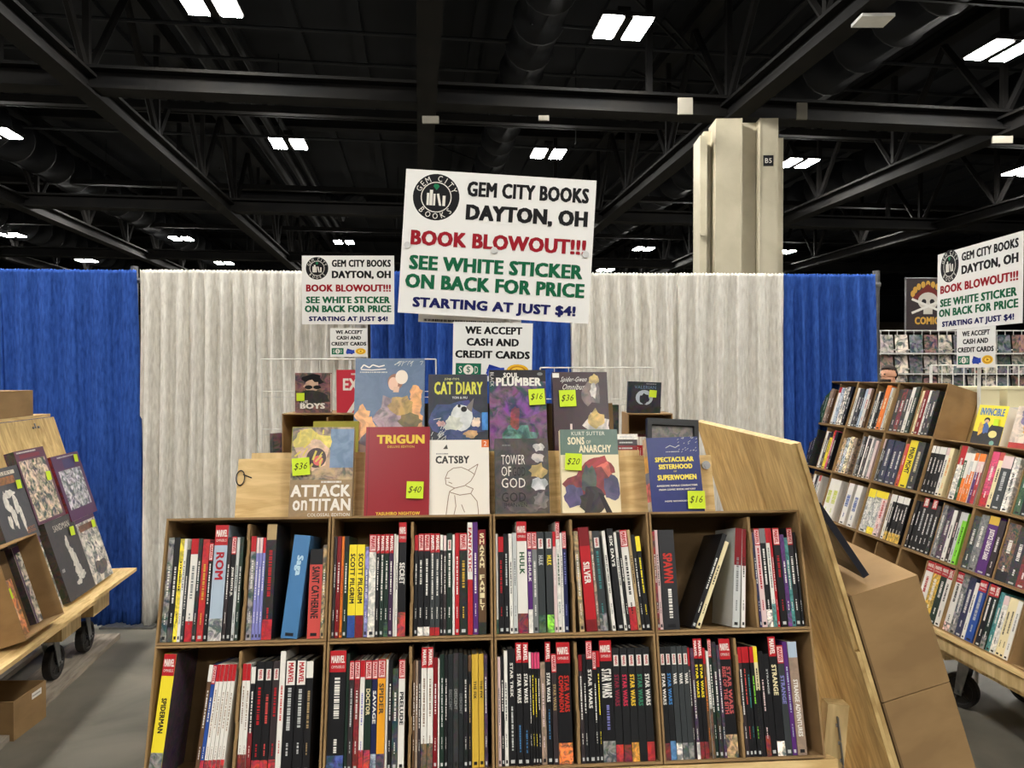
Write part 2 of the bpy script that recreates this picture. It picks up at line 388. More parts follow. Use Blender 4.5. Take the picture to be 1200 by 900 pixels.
# ------------------------------------------------------------------ booth signs
def logo(f, cx, cy, r):
    f.ell(cx,cy,r,r,'k',n=40); f.ring(cx,cy,r*.62,r*.66,'w'); f.l += 1
    for i, ch in enumerate('GEM CITY'):
        if ch == ' ': continue
        a = R(90+66-i*132/7); letter(f, ch, cx, cy, r*.81, a, r*.25, 0)
    for i, ch in enumerate('BOOKS'):
        a = R(270-46+i*92/4); letter(f, ch, cx, cy, r*.81, a, r*.25, pi)
    f.l += 1
    b = cy-r*.36; k = r
    for x0, w, h, dx in ((-.40,.10,.52,0),(-.28,.13,.66,0),(-.12,.09,.5,0)):
        f.poly([(cx+x0*k,b),(cx+(x0+w)*k,b),(cx+(x0+w)*k,b+h*k),(cx+x0*k,b+h*k)],'w')
    f.poly([(cx+.14*k,b),(cx+.24*k,b),(cx+.12*k,b+.52*k),(cx+.02*k,b+.50*k)],'w'); f.poly([(cx+.28*k,b),(cx+.40*k,b),(cx+.40*k,b+.44*k),(cx+.28*k,b+.44*k)],'w')
    f.poly([(cx-.0*k,b+.66*k),(cx+.12*k,b+.82*k),(cx+.06*k,b+.92*k),(cx-.10*k,b+.92*k),(cx-.14*k,b+.82*k)],(30,120,80))
def letter(f, ch, cx, cy, rad, a, size, flip):
    vs, fs, asp = glyphs(ch, 0); w = size*asp*.85
    ux = (sin(a), -cos(a)) if not flip else (-sin(a), cos(a)); uy = (cos(a), sin(a)) if not flip else (-cos(a), -sin(a))
    px, py = cx+rad*cos(a), cy+rad*sin(a); out = []
    for u, w2 in vs:
        du, dv = (u-.5)*w, (w2-.5)*size; out.append(f.P(px+ux[0]*du+uy[0]*dv, py+ux[1]*du+uy[1]*dv))
    f.mb.add(out, fs, 'w', 0, f.mi)
RED, GRN, NAV = (150,24,38), (16,94,62), (24,28,88)
def booth_sign(lab, M, W, H, polex, polez, rivets=True):
    t = thing('booth_sign', lab, 'sign', M, 'booth signs on poles')
    m = MB(); m.box(0,W,0,.006,0,H,(232,231,229)); f = Face(m,(0,0,0),(1,0,0),(0,0,1),(0,-1,0))
    def L(s, x0,x1,y,c,col,b=.045): f.text(s, x0*W, y*H, x1*W, (y+c)*H, col, bold=b)
    logo(f, .165*W, .815*H, .122*W)
    L('GEM CITY BOOKS',.325,.965,.835,.105,'k'); L('DAYTON, OH',.325,.965,.655,.125,'k',.05)
    L('BOOK BLOWOUT!!!',.045,.965,.475,.105,RED,.05)
    L('SEE WHITE STICKER',.045,.955,.305,.10,GRN,.045); L('ON BACK FOR PRICE',.03,.97,.175,.10,GRN,.045); L('STARTING AT JUST $4!',.075,.93,.025,.09,NAV,.04)
    m.build('board', MATTE, t)
    m = MB(); inv = M.inverted(); a = Vector((polex, .025, H*.85)); pw = M @ Vector((polex,.022,H*.9)); pb = Vector((pw.x, pw.y, polez))
    m.tube(inv @ (pw+Vector((0,.0,0))), inv @ pb, .009, 8); m.build('pole', WIRE, t)
    if rivets:
        for x, z in ((.03,.47),(.485,.47),(.965,.48)):
            m = MB(); m.tube((x*W,-.001,z*H),(x*W,-.005,z*H),.012,12,(205,205,205)); m.build('fastener', MATTE, t)
    return t
def pay_sign(lab, M, W, H):
    m = MB(); m.box(0,W,0,.003,0,H,(228,228,226)); f = Face(m,(0,0,0),(1,0,0),(0,0,1),(0,-1,0))
    for s, x0, x1, y in (('WE ACCEPT',.15,.87,.80),('CASH AND',.17,.83,.60),('CREDIT CARDS',.03,.97,.39)): f.text(s, x0*W,y*H,x1*W,(y+.13)*H,'k',bold=.045)
    f.rect(.04*W,.08*H,.36*W,.30*H,(16,96,70)); f.rect(.06*W,.10*H,.34*W,.28*H,(30,110,82)); f.ell(.20*W,.19*H,.065*W,.085*H,'w'); f.text('$',.175*W,.13*H,.225*W,.25*H,(16,96,70))
    f.text('S',.08*W,.13*H,.12*W,.25*H,'w'); f.text('D',.28*W,.13*H,.32*W,.25*H,'w')
    f.poly([(.42*W,.13*H),(.60*W,.08*H),(.64*W,.22*H),(.46*W,.29*H)],(30,50,140)); f.poly([(.44*W,.09*H),(.66*W,.12*H),(.65*W,.24*H),(.43*W,.21*H)],(46,72,170))
    f.ell(.82*W,.19*H,.14*W,.11*H,(228,180,40)); f.ell(.82*W,.19*H,.105*W,.08*H,(190,130,30)); f.ell(.82*W,.19*H,.08*W,.06*H,(240,200,70))
    f.poly([(.80*W,.16*H),(.86*W,.19*H),(.80*W,.22*H)],(150,90,20))
    return tag(m.build('payment_sign', MATTE, M=M), lab, 'sign', 'payment notices')
def at(px, py, D): 
    a = (px-600)/870; b = -(py-450)/870; p = math.atan(12/870); d = Vector((a, cos(p)+b*sin(p), -sin(p)+b*cos(p)))
    return Vector((0,0,1.72)) + d*(D/d.y)
o = at(466,366,2.62)
big = booth_sign('large booth sign tilted on its pole above the front display', T(o) @ Matrix.Rotation(R(.8),4,'Z') @ Matrix.Rotation(R(3.4),4,'Y') @ Matrix.Rotation(R(-1),4,'X'), .674, .508, .36, .397)
m = MB(); m.box(0,.37,0,.005,0,.25,(222,222,220)); f = Face(m,(0,0,0),(1,0,0),(0,0,1),(0,-1,0)); f.dashes(.02,.003,.34,.012,'k',4,'h')
tag(m.build('board_sign', MATTE, M=T(at(490,377,2.67)) @ Matrix.Rotation(R(2.5),4,'Y')), 'white board tucked behind the large booth sign with only its lower edge showing', 'sign')
pay_sign('larger payment notice hanging right under the big booth sign', T(at(530,446,2.60)) @ Matrix.Rotation(R(1.2),4,'Y'), .278, .206)
booth_sign('smaller booth sign on a pole before the left white drape', T(at(354,380,4.72)), .585, .435, .30, .012, False)
pay_sign('small payment notice under the smaller left booth sign', T(at(387,418,4.70)), .235, .18)
o = at(1098,388,4.45); e = at(1197,383,3.68)
dirx = (e-o); dirx.z = 0; Ls = dirx.length; dirx.normalize()
SM = frame(dirx, .0, o)
booth_sign('booth sign standing at an angle above the right rack', SM @ Matrix.Rotation(R(.3),4,'Y'), Ls, .455, Ls*.5, .012, False)
o2 = at(1121,431,4.16); e2 = at(1166,427,3.84); d2 = e2-o2; d2.z = 0
pay_sign('payment notice under the angled booth sign above the right rack', frame(d2, 0, o2), d2.length, .215)

# ------------------------------------------------------------------ boxes and books
def comic_box(M, lab, w=BW, h=BH, d=.185, parent=None, divider=True, group=None, gap=.0015, divy=.004):
    t = thing('cardboard_box', lab, 'box', M, group)
    m = MB(); k = .006; a, b, c = gap, w-gap, h-gap
    m.box(a,b,d-k,d,0,c,mi=1); m.box(a,b,0,d-k,0,k); m.box(a,b,0,d-k,c-k,c); m.box(a,a+k,0,d-k,k,c-k); m.box(b-k,b,0,d-k,k,c-k)  # back wall in the darker tone, inner shade painted in
    for x in (a,b-k): m.box(x+.0005,x+k-.0005,-.0012,0,.0,c,mi=0)
    m.box(a+k,b-k,-.0012,0,.0005,k-.0005); m.box(a+k,b-k,-.0012,0,c-k+.0005,c-.0005)
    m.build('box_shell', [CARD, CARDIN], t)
    if divider:
        m = MB(); x = w*divider if divider is not True else w/2
        n = 7                                                        # a cut sheet of corrugated board, slightly wavy along its edge
        for i in range(n):
            z0 = k+.0005+(c-2*k-.012)*i/n; z1 = k+.0005+(c-2*k-.012)*(i+1)/n; jx = .0012*sin(i*2.1+w*9)
            m.box(x-.0035+jx,x+.0035+jx,divy,d-k-.001,z0,z1)
        m.build('divider', CARD, t)
    return t
def make_book(name, M, w, h, base, depth=.166, top=None, ttl=None, tc='w', bot=None, mot=0, lab='', group=None, seed=0, sub=None, tsz=.62, ty=(.30,.80), side=None, toph=None, dw=(.34,.66)):
    t = thing(name, lab, 'book', M, group)
    m = MB(); b = .0016; hw = w/2
    m.box(-hw,hw,0,b,0,h,base,mot); m.box(-hw,-hw+b,b,depth,0,h,base,mot); m.box(hw-b,hw,b,depth,0,h,*(side or (base,mot)))
    f = Face(m,(-hw,0,0),(1,0,0),(0,0,1),(0,-1,0)); r = random.Random(seed)
    if top == 'M':
        q = toph or .046; f.rect(0,h-q,w,h,'r')
        if w > .006: f.rect(w*.10,h-q+.003,w*.90,h-.004,(226,200,196)); f.text('MARVEL', w*.2,h-q+.005,w*.8,h-.006,'r','d',.05)
    elif top == 'N':                                                 # red band, white letters
        q = toph or .05; f.rect(0,h-q,w,h,'r'); f.text('MARVEL', w*.18,h-q+.005,w*.84,h-.005,'w','d',.05)
    elif top == 'U':                                                 # wide omnibus band
        q = .052; f.rect(0,h-q,w,h,'r'); f.text('MARVEL', w*.08,h-.030,w*.92,h-.012,'w','h',.05); f.text('OMNIBUS', w*.1,h-.043,w*.9,h-.036,'w','h',.02)
    elif top == 'B':                                                 # boxed white publisher mark
        f.rect(w*.2,h-.045,w*.85,h-.018,'w'); f.text('MARVEL', w*.36,h-.043,w*.70,h-.020,'r','d',.05)
    elif top == 'W':                                                 # white plate with red letters
        f.rect(w*.1,h-.06,w*.95,h-.002,'w'); f.text('MARVEL', w*.28,h-.056,w*.78,h-.006,'r','d',.05)
    elif top: f.rect(0,h-(toph or .04),w,h,top)
    if bot:
        bc, bh, bm = bot if isinstance(bot, tuple) else (bot, .036, .8); f.rect(0,0,w,bh,bc,bm)
    if ttl:
        lo, hi = ty; tw = tsz*w
        if ttl.startswith('|'):
            f.text(ttl[1:], (w-tw)/2, lo*h, (w+tw)/2, hi*h, tc, 'stack', .03)
        elif '/' in ttl:
            p, q = ttl.split('/'); f.text(p, w*.52,lo*h,w*.88,hi*h,tc,'d',.03); f.text(q, w*.12,lo*h,w*.46,hi*h,tc,'d',.03)
        else: f.text(ttl, (w-tw)/2, lo*h, (w+tw)/2, hi*h, tc, 'd', .03)
        if sub:
            sc, slo, shi = sub; f.dashes(w*.4, slo*h, w*.62, shi*h, sc, seed)
    elif w > .0045 and tc:
        z1 = h*r.uniform(.70,.80); z0 = h*r.uniform(.34,.5)
        f.dashes(w*dw[0], z0, w*dw[1], z1, tc, seed); f.dashes(w*.40, h*.16, w*.58, h*.27, tc, seed+1)
    if w > .006 and not bot: f.rect(w*.25,.006,w*.75,.014,'l' if base in ('k','g','d','E','P','n','R','p','r') else 'k')
    m.build('cover', PRINT, t)
    m = MB(); m.box(-hw+b+.0002,hw-b-.0002,b+.0002,depth-.004,.003,h-.003); m.build('page_block', PAGES, t)
    return t
def look(w, base, top, bot, mot, tc, ttl):
    s = 'slim' if w < .0105 else ('thick' if w > .024 else 'mid-width')
    c = WORD.get(base, 'printed') if isinstance(base, str) else 'printed'
    x = ''
    if top in ('M','N','U'): x = ' red-topped'
    elif top in ('B','W'): x = ' white-badged'
    elif top: x = f' {WORD[top].split()[-1]}-topped'
    elif mot > .5: x = ' mottled'
    elif ttl and isinstance(tc, str): x = f' {WORD[tc].split()[-1]}-lettered'
    return f'{s}{x} {c} spine'
def fill(M, x0, x1, z0, books, place, group, name, scale, front=.006, wide=1.25):
    """books upright side by side between x0 and x1: (width, height, colour, options); a number is a gap"""
    tot = sum(b if isinstance(b, (int,float)) else b[0]+1 for b in books)*scale
    k = min(wide, (x1-x0-.004)/tot)*scale
    def reach(k):                                                    # how far right the row comes, leaning tops included
        x = x0+.0005; prev = 0; far = x
        for b in books:
            if isinstance(b, (int,float)): x += b*k; continue
            a = R(b[3].get('lean',0)) if len(b) > 3 else 0; h = b[1]*.001
            if a < prev-1e-6: x += h*(math.tan(prev)-math.tan(a))
            far = max(far, x + (b[0]*k)/cos(a) + max(0, h*sin(a))); x += b[0]*k/cos(a)+.0006; prev = a
        return far
    while reach(k) > x1-.001: k *= .985
    x = x0+.0005; n = 0; prev = 0
    for b in books:
        if isinstance(b, (int,float)): x += b*k; continue
        w, h, base = b[0]*k, b[1]*.001, b[2]; o = dict(b[3]) if len(b) > 3 else {}
        lean = R(o.pop('lean', 0)); dy = o.pop('dy', rnd.uniform(0,.006)); n += 1
        lb = look(w, base, o.get('top'), o.get('bot'), o.get('mot',0), o.get('tc','w'), o.get('ttl')) + ', ' + place(ORD[n-1])
        hw = w/2
        if lean >= 0: off = w*cos(lean)-hw*cos(lean); zz = w*sin(lean) - hw*sin(lean)      # pivots on its right foot
        else: off = hw*cos(lean); zz = -hw*sin(lean)
        if lean < prev-1e-6: x += h*(math.tan(prev)-math.tan(lean))
        ML = M @ T((x+off, front+dy, z0+.0004+hw*sin(abs(lean)))) @ Matrix.Rotation(lean,4,'Y')
        make_book(name, ML, w-.0006, h, base, lab=lb, group=group, seed=rnd.randint(0,9999), **o)
        x += w/cos(lean) + .0006; prev = lean
    return x
D = dict
FRONT = {
 (1,0,0): [(18,262,'G',D(mot=.95)),(16,262,'k',D(bot='g')),(13,258,'y',D(mot=.5,tc='k')),(9,258,'w',D(tc='k')),(9,230,'g'),(22,258,'w',D(top='r',tc='G',bot=('r',.05,.3))),
           (12,258,'k',D(mot=.4)),(20,256,'r',D(mot=.3,tc='Y')),(12,246,'k',D(top='M')),(40,292,'s',D(top='U',ttl='ROM',tc=(170,24,40),ty=(.52,.76),bot=('l',.055,.9))),3,(10,260,'d'),(14,262,'k',D(top='M',ttl='JOHN ROMITA JR.',ty=(.42,.7))),(9,260,'l',D(tc='E')),(10,260,'E',D(mot=.3))],
 (1,0,1): [(14,262,'G',D(mot=.9,top='r')),(8,258,'v',D(top='C')),(8,258,'v',D(top='C')),(8,258,'v',D(top='r')),(26,292,'k',D(top='t',mot=.35,tc='r',bot=('r',.05,.4))),24,
           (43,262,'B',D(ttl='Saga',tc=(180,210,225),ty=(.60,.80),lean=5,tsz=.5)),4,(34,226,'f',D(top='k',ttl='SAINT CATHERINE',tc='k',ty=(.22,.80),tsz=.6)),(10,236,'t',D(mot=.8))],
 (1,1,0): [(7,258,'d'),(11,258,'R',D(tc='w')),(7,258,'o',D(tc='r')),(11,258,'E',D(top='k')),(20,236,'y',D(ttl='SCOTT PILGRIM',tc='k',ty=(.36,.90),bot=('b',.055,.2))),(20,236,'y',D(ttl='SCOTT PILGRIM',tc='k',ty=(.36,.90),bot=('R',.055,.2))),
           (10,230,'v',D(mot=.6)),(18,262,'w',D(top='M',mot=.45)),(9,262,'k',D(top='N')),(11,262,'E',D(top='N')),(11,262,'E',D(top='N',bot='e')),(11,262,'P',D(top='N')),(5,262,'w'),(6,258,'w',D(tc='k')),(20,292,'k',D(top='U',ttl='SECRET',ty=(.45,.64),tsz=.7,bot=('r',.06,.8)))],
 (1,1,1): [(9,258,'k',D(top='r')),(14,262,'k',D(top='M',bot=('w',.022,.5))),(15,262,'k',D(top='M',bot=('w',.022,.5))),(12,262,'g',D(top='N',bot=('r',.02,.2))),(12,262,'g',D(top='N',bot=('r',.02,.2))),(8,258,'k',D(top='w')),(8,256,'d',D(top='C')),(14,262,'E',D(top='B')),(6,258,'w'),(11,262,'r',D(top='r',tc='w')),
           (20,262,'k',D(top='M',mot=.25,tc='Y')),(13,290,'w',D(ttl='FANTASTIC',tc='r',ty=(.55,.95),bot=('r',.14,.1))),(13,290,'p',D(tc='w')),(20,270,'T',D(top='R',ttl='|SHAZAM FAMILY',tc='c',ty=(.22,.97),bot=('k',.03,.3)))],
 (1,2,0): [(6,258,'w',D(bot='e')),(16,250,'k',D(top='r',tc='r')),(14,258,'k',D(tc='l')),(10,258,'w',D(tc='k')),(12,260,'l',D(tc='G')),(30,290,'w',D(top='U',ttl='HULK',tc='e',ty=(.52,.72),tsz=.5,bot=('R',.05,.9))),(13,262,'p',D(top='M',ttl='SHE-HULK',ty=(.5,.8),bot=('w',.06,.2))),
           (15,262,'G',D(top='M')),(21,262,'g',D(top='B',ttl='HULK',tc='l',ty=(.66,.76),bot=('e',.045,.9))),3,(21,262,'g',D(top='B',ttl='HULK',tc='y',ty=(.66,.76),bot=('L',.045,.9))),(9,262,'C',D(top='r')),(12,288,'w',D(top='M',mot=.2,tc='e')),(6,258,'w',D(tc='k')),(12,262,'n',D(top='M',tc='v'))],
 (1,2,1): [(13,262,'t',D(mot=.6,lean=-2)),(30,272,'r',D(top='R',ttl='SILVER',ty=(.45,.66),lean=-3,toph=.05,bot=('R',.03,.1))),(8,262,'a',D(mot=.6,lean=-3)),(21,262,'g',D(top='B',tc='q',lean=-3,bot=('G',.045,.9))),6,(9,262,'w',D(tc='k',lean=-4)),6,(18,268,'k',D(ttl='SIX DAYS',ty=(.62,.93),tsz=.5,lean=-4)),(8,258,'w',D(tc='k',lean=-4)),(8,258,'k',D(lean=-4)),
           (21,264,'w',D(top='M',tc='k',lean=-4,bot=('r',.06,.3))),(9,264,'t',D(tc='k',lean=-4)),(10,250,'k',D(lean=-4)),(14,246,'k',D(top='y',lean=-4,tc='y'))],
 (1,3,0): [(8,258,'R',D(mot=.7)),(9,262,'C',D(tc='k')),(44,262,(44,44,47),D(ttl='SPAWN',tc=(190,50,40),ty=(.46,.76),tsz=.6,sub=('w',.1,.4))),30,(13,268,'k',D(lean=24)),(12,246,'c',D(lean=24,tc='k')),(20,264,'l',D(lean=7,top='R',tc='G',toph=.1)),(11,262,'w',D(lean=6,top='R',tc='k',toph=.1))],
 (1,3,1): [(7,250,'n',D(mot=.4)),(15,262,'C',D(top='M',tc='r')),(17,262,'k',D(top='G',bot=('w',.045,.9))),(11,262,'w',D(top='r',tc='G',bot=('q',.06,.9))),(7,262,'r',D(tc='w')),(19,262,'k',D(top='M',tc='r')),(12,244,'p',D(mot=.35,bot=('p',.05,.9))),(10,236,'q',D(mot=.5)),(16,262,'k',D(top='M',mot=.15,tc='w')),(7,250,'k')],
 (0,0,0): [(30,290,'y',D(top='U',ttl='SPIDERMAN',tc='k',ty=(.36,.64),tsz=.42,bot=('G',.06,.8),lean=3,side=('P',.8))),78,(10,262,'T',D(top='w',lean=4)),(9,262,'b',D(top='M',lean=4,bot=('r',.04,.6)))]+[(9,262,'w',D(top='r',tc='a',lean=4,bot=('r',.04,.6))) for _ in range(5)],
 (0,0,1): [(8,262,'w',D(top='r',bot=('R',.05,.4),tc='a')),(8,262,'w',D(top='r',bot=('R',.05,.4),tc='a')),(9,254,'k',D(top='w',bot=('R',.1,.2))),(17,266,'k',D(top='B',tc='r',bot=('r',.035,.7))),(15,266,'k',D(top='B',tc='f',bot=('r',.035,.7))),(14,266,'d',D(top='B',tc='r',bot=('r',.035,.7))),(11,290,'w',D(tc='f')),(21,268,'k',D(top='W',tc='l')),(20,268,'k',D(top='W',tc='l')),(14,264,'k',D(top='w',tc='t'))],
 (0,1,0): [(42,288,'k',D(top='U',tc='w',bot=('b',.04,.9))),(8,280,'E',D(tc=None)),(12,262,'d',D(top='M',tc='l')),(14,262,'R',D(top='M',mot=.3)),(12,262,'w',D(top='r',tc='v',bot=('r',.05,.5))),(17,262,'E',D(top='M',ttl='DOCTOR',tc='c',ty=(.5,.74),bot=('r',.05,.9))),(14,262,'n',D(top='M',ttl='SAVAGE',ty=(.42,.72),bot=('s',.04,.8))),(20,264,'O',D(top='M',ttl='SPIDER',tc='T',ty=(.50,.78),bot=('P',.04,.9))),(6,262,'w'),(10,262,'k',D(tc='w')),(15,240,'E',D(mot=.9)),(16,262,'w',D(top='M',ttl='PRELUDE',tc='k',ty=(.40,.70)))],
 (0,1,1): [(7,258,'T'),(7,258,'a'),(7,258,'d'),(16,290,'w',D(top='N',tc='a',bot=('T',.06,.9))),(16,290,'w',D(top='N',tc='a',bot=('T',.06,.9))),(12,264,'R',D(top='R')),(5,262,'w'),(12,272,'E',D(tc='l')),(9,270,'k'),(14,272,(34,38,40),D(ttl='DESCENT',tc=(110,112,112),ty=(.5,.68))),(14,274,(46,46,46),D(ttl='DESCENT',tc=(140,140,138),ty=(.5,.68),mot=.25)),(13,274,(34,38,40),D(ttl='DESCENT',tc=(110,112,112),ty=(.46,.64))),(12,270,'k',D(mot=.1)),(10,268,'k',D(top='T',tc='t')),
           (18,270,'Y',D(ttl='THE FIX',tc='k',ty=(.6,.76),tsz=.45)),(15,270,'Y',D(ttl='THE FIX',tc='k',ty=(.6,.76),tsz=.45)),(9,268,'P',D(mot=.5))],
 (0,2,0): [(8,262,'C',D(tc='G')),(8,262,'k'),(9,276,'w',D(tc='k')),(20,280,'k',D(ttl='STAR TREK',ty=(.58,.88),tsz=.4,sub=('l',.12,.5))),(17,296,'k',D(top='N',ttl='STAR WARS',ty=(.50,.74),sub=('B',.1,.32))),(16,296,'k',D(top='N',ttl='STAR WARS',ty=(.50,.74),sub=('B',.1,.28))),(6,272,'k',D(top='w')),(7,270,'k',D(top='m',tc='y')),(7,270,'k',D(top='m',tc='y')),(7,270,'k',D(top='m',tc='w')),(13,246,'a',D(mot=.3,tc='C')),
           (15,296,'k',D(top='N',ttl='STAR WARS',ty=(.5,.74),sub=('B',.2,.44))),(13,266,'d',D(top='M',ttl='STAR WARS',tc='t',ty=(.48,.72))),(36,294,'k',D(top='U',ttl='STAR WARS/COMPANION',tc=(190,50,40),ty=(.42,.72),bot=('o',.05,.9)))],
 (0,2,1): [(9,262,'d',D(top='R')),(9,262,'k'),(15,296,'k',D(top='M',ttl='STAR WARS',ty=(.44,.76))),(9,270,'k',D(top='M')),(8,270,'k',D(top='r',tc='y')),(30,296,'k',D(top='U',ttl='STAR WARS',tc='w',ty=(.52,.76),tsz=.8,sub=('v',.26,.46),bot=('G',.05,.9))),
           (18,276,(30,31,33),D(top='B',ttl='STAR WARS',tc=(130,40,60),ty=(.48,.76),bot=('r',.04,.6))),(18,276,(30,31,33),D(top='B',ttl='STAR WARS',tc=(200,50,80),ty=(.48,.76),bot=('R',.04,.6))),(18,276,(30,31,33),D(top='B',ttl='STAR WARS',tc=(230,190,60),ty=(.48,.76),bot=('O',.045,.7))),(18,276,(30,31,33),D(top='B',ttl='STAR WARS',tc=(60,130,100),ty=(.48,.76))),(18,276,(30,31,33),D(top='B',ttl='STAR WARS',tc='w',ty=(.48,.76),bot=('r',.045,.4)))],
 (0,3,0): [(18,276,(30,31,33),D(top='B',ttl='STAR WARS',tc='w',ty=(.48,.76),bot=('R',.04,.6))),(19,276,(30,31,33),D(top='B',ttl='STAR WARS',tc=(70,130,190),ty=(.48,.76),bot=('B',.045,.5))),(19,276,'g',D(top='B',ttl='WAR',ty=(.66,.76),bot=('w',.04,.8))),(18,276,'g',D(top='B',ttl='WAR',ty=(.66,.76),bot=('G',.04,.8))),(18,276,'g',D(top='B',ttl='WAR',ty=(.66,.76),bot=('G',.04,.8))),(8,272,'d',D(top='M')),(11,270,'P',D(mot=.5,bot=('w',.04,.5))),
           (14,294,'k',D(top='N',ttl='STAR WARS',tc='y',ty=(.50,.78),bot=('R',.04,.5))),(15,294,'k',D(top='N',ttl='STAR WARS',tc='y',ty=(.50,.78),bot=('R',.04,.5))),(9,270,'T',D(top='r',tc='o')),(9,262,'w',D(bot=('T',.12,.5),tc='k')),(12,292,'E',D(top='M')),(14,284,'k',D(mot=.5)),(10,276,'P',D(mot=.6)),(38,292,'k',D(top='U',ttl='STAR WARS/RISE OF THE SITH',tc=(190,90,90),ty=(.36,.76),bot=('t',.055,.9)))],
 (0,3,1): [(8,270,'d',D(top='r')),(8,270,'k',D(top='r',tc='f')),(8,270,'k',D(top='r',tc='q')),(9,270,'k',D(top='r',tc='L')),(9,270,'c',D(top='y',tc='k',bot=('k',.16,.1))),(10,258,'k',D(tc='C',bot=('R',.05,.8))),(13,250,'k',D(ttl='STRANGE',tc='l',ty=(.6,.85),tsz=.3)),(17,294,'k',D(top='N',ttl='STRANGE',tc='c',ty=(.5,.76),bot=('w',.035,.9))),(14,272,'g',D(top='M',ttl='STRANGE',tc='v',ty=(.46,.72))),(10,280,'p',D(tc='s')),(20,280,'a',D(ttl='STRANGE ADVENTURES',tc='w',ty=(.16,.66),tsz=.5,top='s',mot=.15))],
}
ROWN = {1:'upper', 0:'lower'}
COLN = ('leftmost','second','third','rightmost')
for r_ in (0,1):
    for c_ in range(4):
        sh = (-.012 if r_ == 0 else 0)
        M = FR @ T((c_*BW*(1 if r_ else 1) , 0, r_*BH))
        comic_box(M, f'{COLN[c_]} cardboard box of the {ROWN[r_]} row on the front display, filled with upright books', divider=(.5 if (r_,c_) != (1,3) else .66), group='boxes on the front display')
        mid = BW*(.5 if (r_,c_) != (1,3) else .66)
        for h_ in (0,1):
            a, b = ((.008, mid-.0055) if h_ == 0 else (mid+.0055, BW-.008))
            pl = lambda n, r_=r_, c_=c_, h_=h_: f'{n} in {("left","right")[h_]} half of {ROWN[r_]} row\'s {COLN[c_]} box'
            fill(M, a, b, .0064, FRONT[(r_,c_,h_)], pl, 'books in the front display boxes', 'graphic_novel', .001)

# ------------------------------------------------------------------ front display cart
def caster(parent, p, yaw, r=.088, floor=0):
    M0 = parent.matrix_world.inverted()
    """swivel caster: plate and fork, with its wheel as a sub-part; p = middle of its top plate"""
    M = T(p) @ Matrix.Rotation(yaw,4,'Z'); h = p[2]-floor
    m = MB(); m.box(-.05,.05,-.06,.06,-.006,0); m.tube((0,0,-.006),(0,0,-.03),.025,10)
    for sx in (-1,1): m.add([(sx*.034,-.03,-.03),(sx*.034,.03,-.03),(sx*.034,.055,-h+r-.015),(sx*.034,.02,-h+r-.02),(sx*.030,-.03,-.03),(sx*.030,.03,-.03),(sx*.030,.055,-h+r-.015),(sx*.030,.02,-h+r-.02)],
        [(0,1,2,3),(7,6,5,4),(0,4,5,1),(1,5,6,2),(2,6,7,3),(3,7,4,0)])
    m.box(-.034,.034,-.03,.03,-.034,-.03); m.tube((-.045,.037,-h+r),(.045,.037,-h+r),.008,8)
    c = m.build('caster', METAL, parent, M0 @ M)
    m = MB(); pr = [(0.02,-.014),(.03,-.02),(r*.72,-.016),(r*.78,-.024),(r*.97,-.022),(r,-.014),(r,.014),(r*.97,.022),(r*.78,.024),(r*.72,.016),(.03,.02),(.02,.014)]
    m.lathe(pr, 'x', T((0,.037,-h+r)), 28); 
    for i in range(5):
        a = 2*pi*i/5; m.tube((-.019,.037+.02*cos(a),-h+r+.02*sin(a)),(-.019,.037+r*.72*cos(a),-h+r+r*.72*sin(a)),.006,6); m.tube((.019,.037+.02*cos(a),-h+r+.02*sin(a)),(.019,.037+r*.72*cos(a),-h+r+r*.72*sin(a)),.006,6)
    m.build('wheel', RUBBER, c, smooth=False)
    return c
cart = thing('display_cart', 'plywood display cart carrying the front boxes, with a tall leaning side board at its right', 'cart', T((0,2.5,0)))
def part(name, mb, mat, M=None, parent=cart, **k):
    return mb.build(name, mat, parent, parent.matrix_world.inverted() @ (M if M is not None else Matrix.Identity(4)), **k)
m = MB(); m.box(.118,1.55,.2005,.218,-.33,.822); part('front_panel', m, PLYH, FR)
m = MB(); m.box(.15,1.33,.219,.345,.823,.842); part('book_ledge', m, PINE, FR)
m = MB(); m.box(-.01,1.75,0.0,.20,-.026,-.004); part('box_ledge', m, PLYH, FR)
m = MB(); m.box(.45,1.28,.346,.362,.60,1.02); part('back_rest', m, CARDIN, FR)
SX = (-.018, 1, 0)
SF = frame(SX, .302, (1.132, 2.0, .40))                                      # outer face of the leaning side board
m = MB(); m.box(0,.98,.002,.013,0,1.19); part('side_board', m, PLYD, SF)
m = MB(); m.box(.0,.98,.0135,.024,0,.60); m.box(.012,.98,.0135,.024,.601,1.19); part('side_board', m, PLYD, SF)
m = MB(); m.box(.0,.98,-.21,0.0,.118,.138); part('side_ledge', m, PLYH, SF)
m = MB(); m.box(-.80,1.10,2.02,3.25,.355,.395); part('cart_deck', m, PLYH)
m = MB(); m.box(-.80,.80,2.95,3.25,1.0,1.02); m.box(-.80,-.76,3.2,3.24,.395,1.0); m.box(.72,.76,3.2,3.24,.395,1.0); part('rear_shelf', m, PLYH)
m = MB(); MM = T((.88,2.06,.397)) @ Matrix.Rotation(.08,4,'Y'); m.box(-.03,.03,0,.04,0,.40,M=MM); part('brace', m, PINE)
m = MB()
for i in range(3): m.box(-.0,.003,0,.025,i*.07,i*.07+.065)
for i in range(4): m.tube((-.004,.012,.03+i*.05),(0,.012,.03+i*.05),.006,8)
part('hinge_strap', m, METAL, T((.93,2.05,.56)) @ Matrix.Rotation(-.12,4,'Y'))
for x in (-.66,.92):
    for y in (2.16,3.1): caster(cart, (x,y,.355), 0)
m = MB(); m.tube((.135,.199,.775),(.160,.1985,.765),.002,6); 
pts = [(.128+.012*cos(t),.197,.765+.022*sin(t)) for t in [i*2*pi/16 for i in range(17)]]
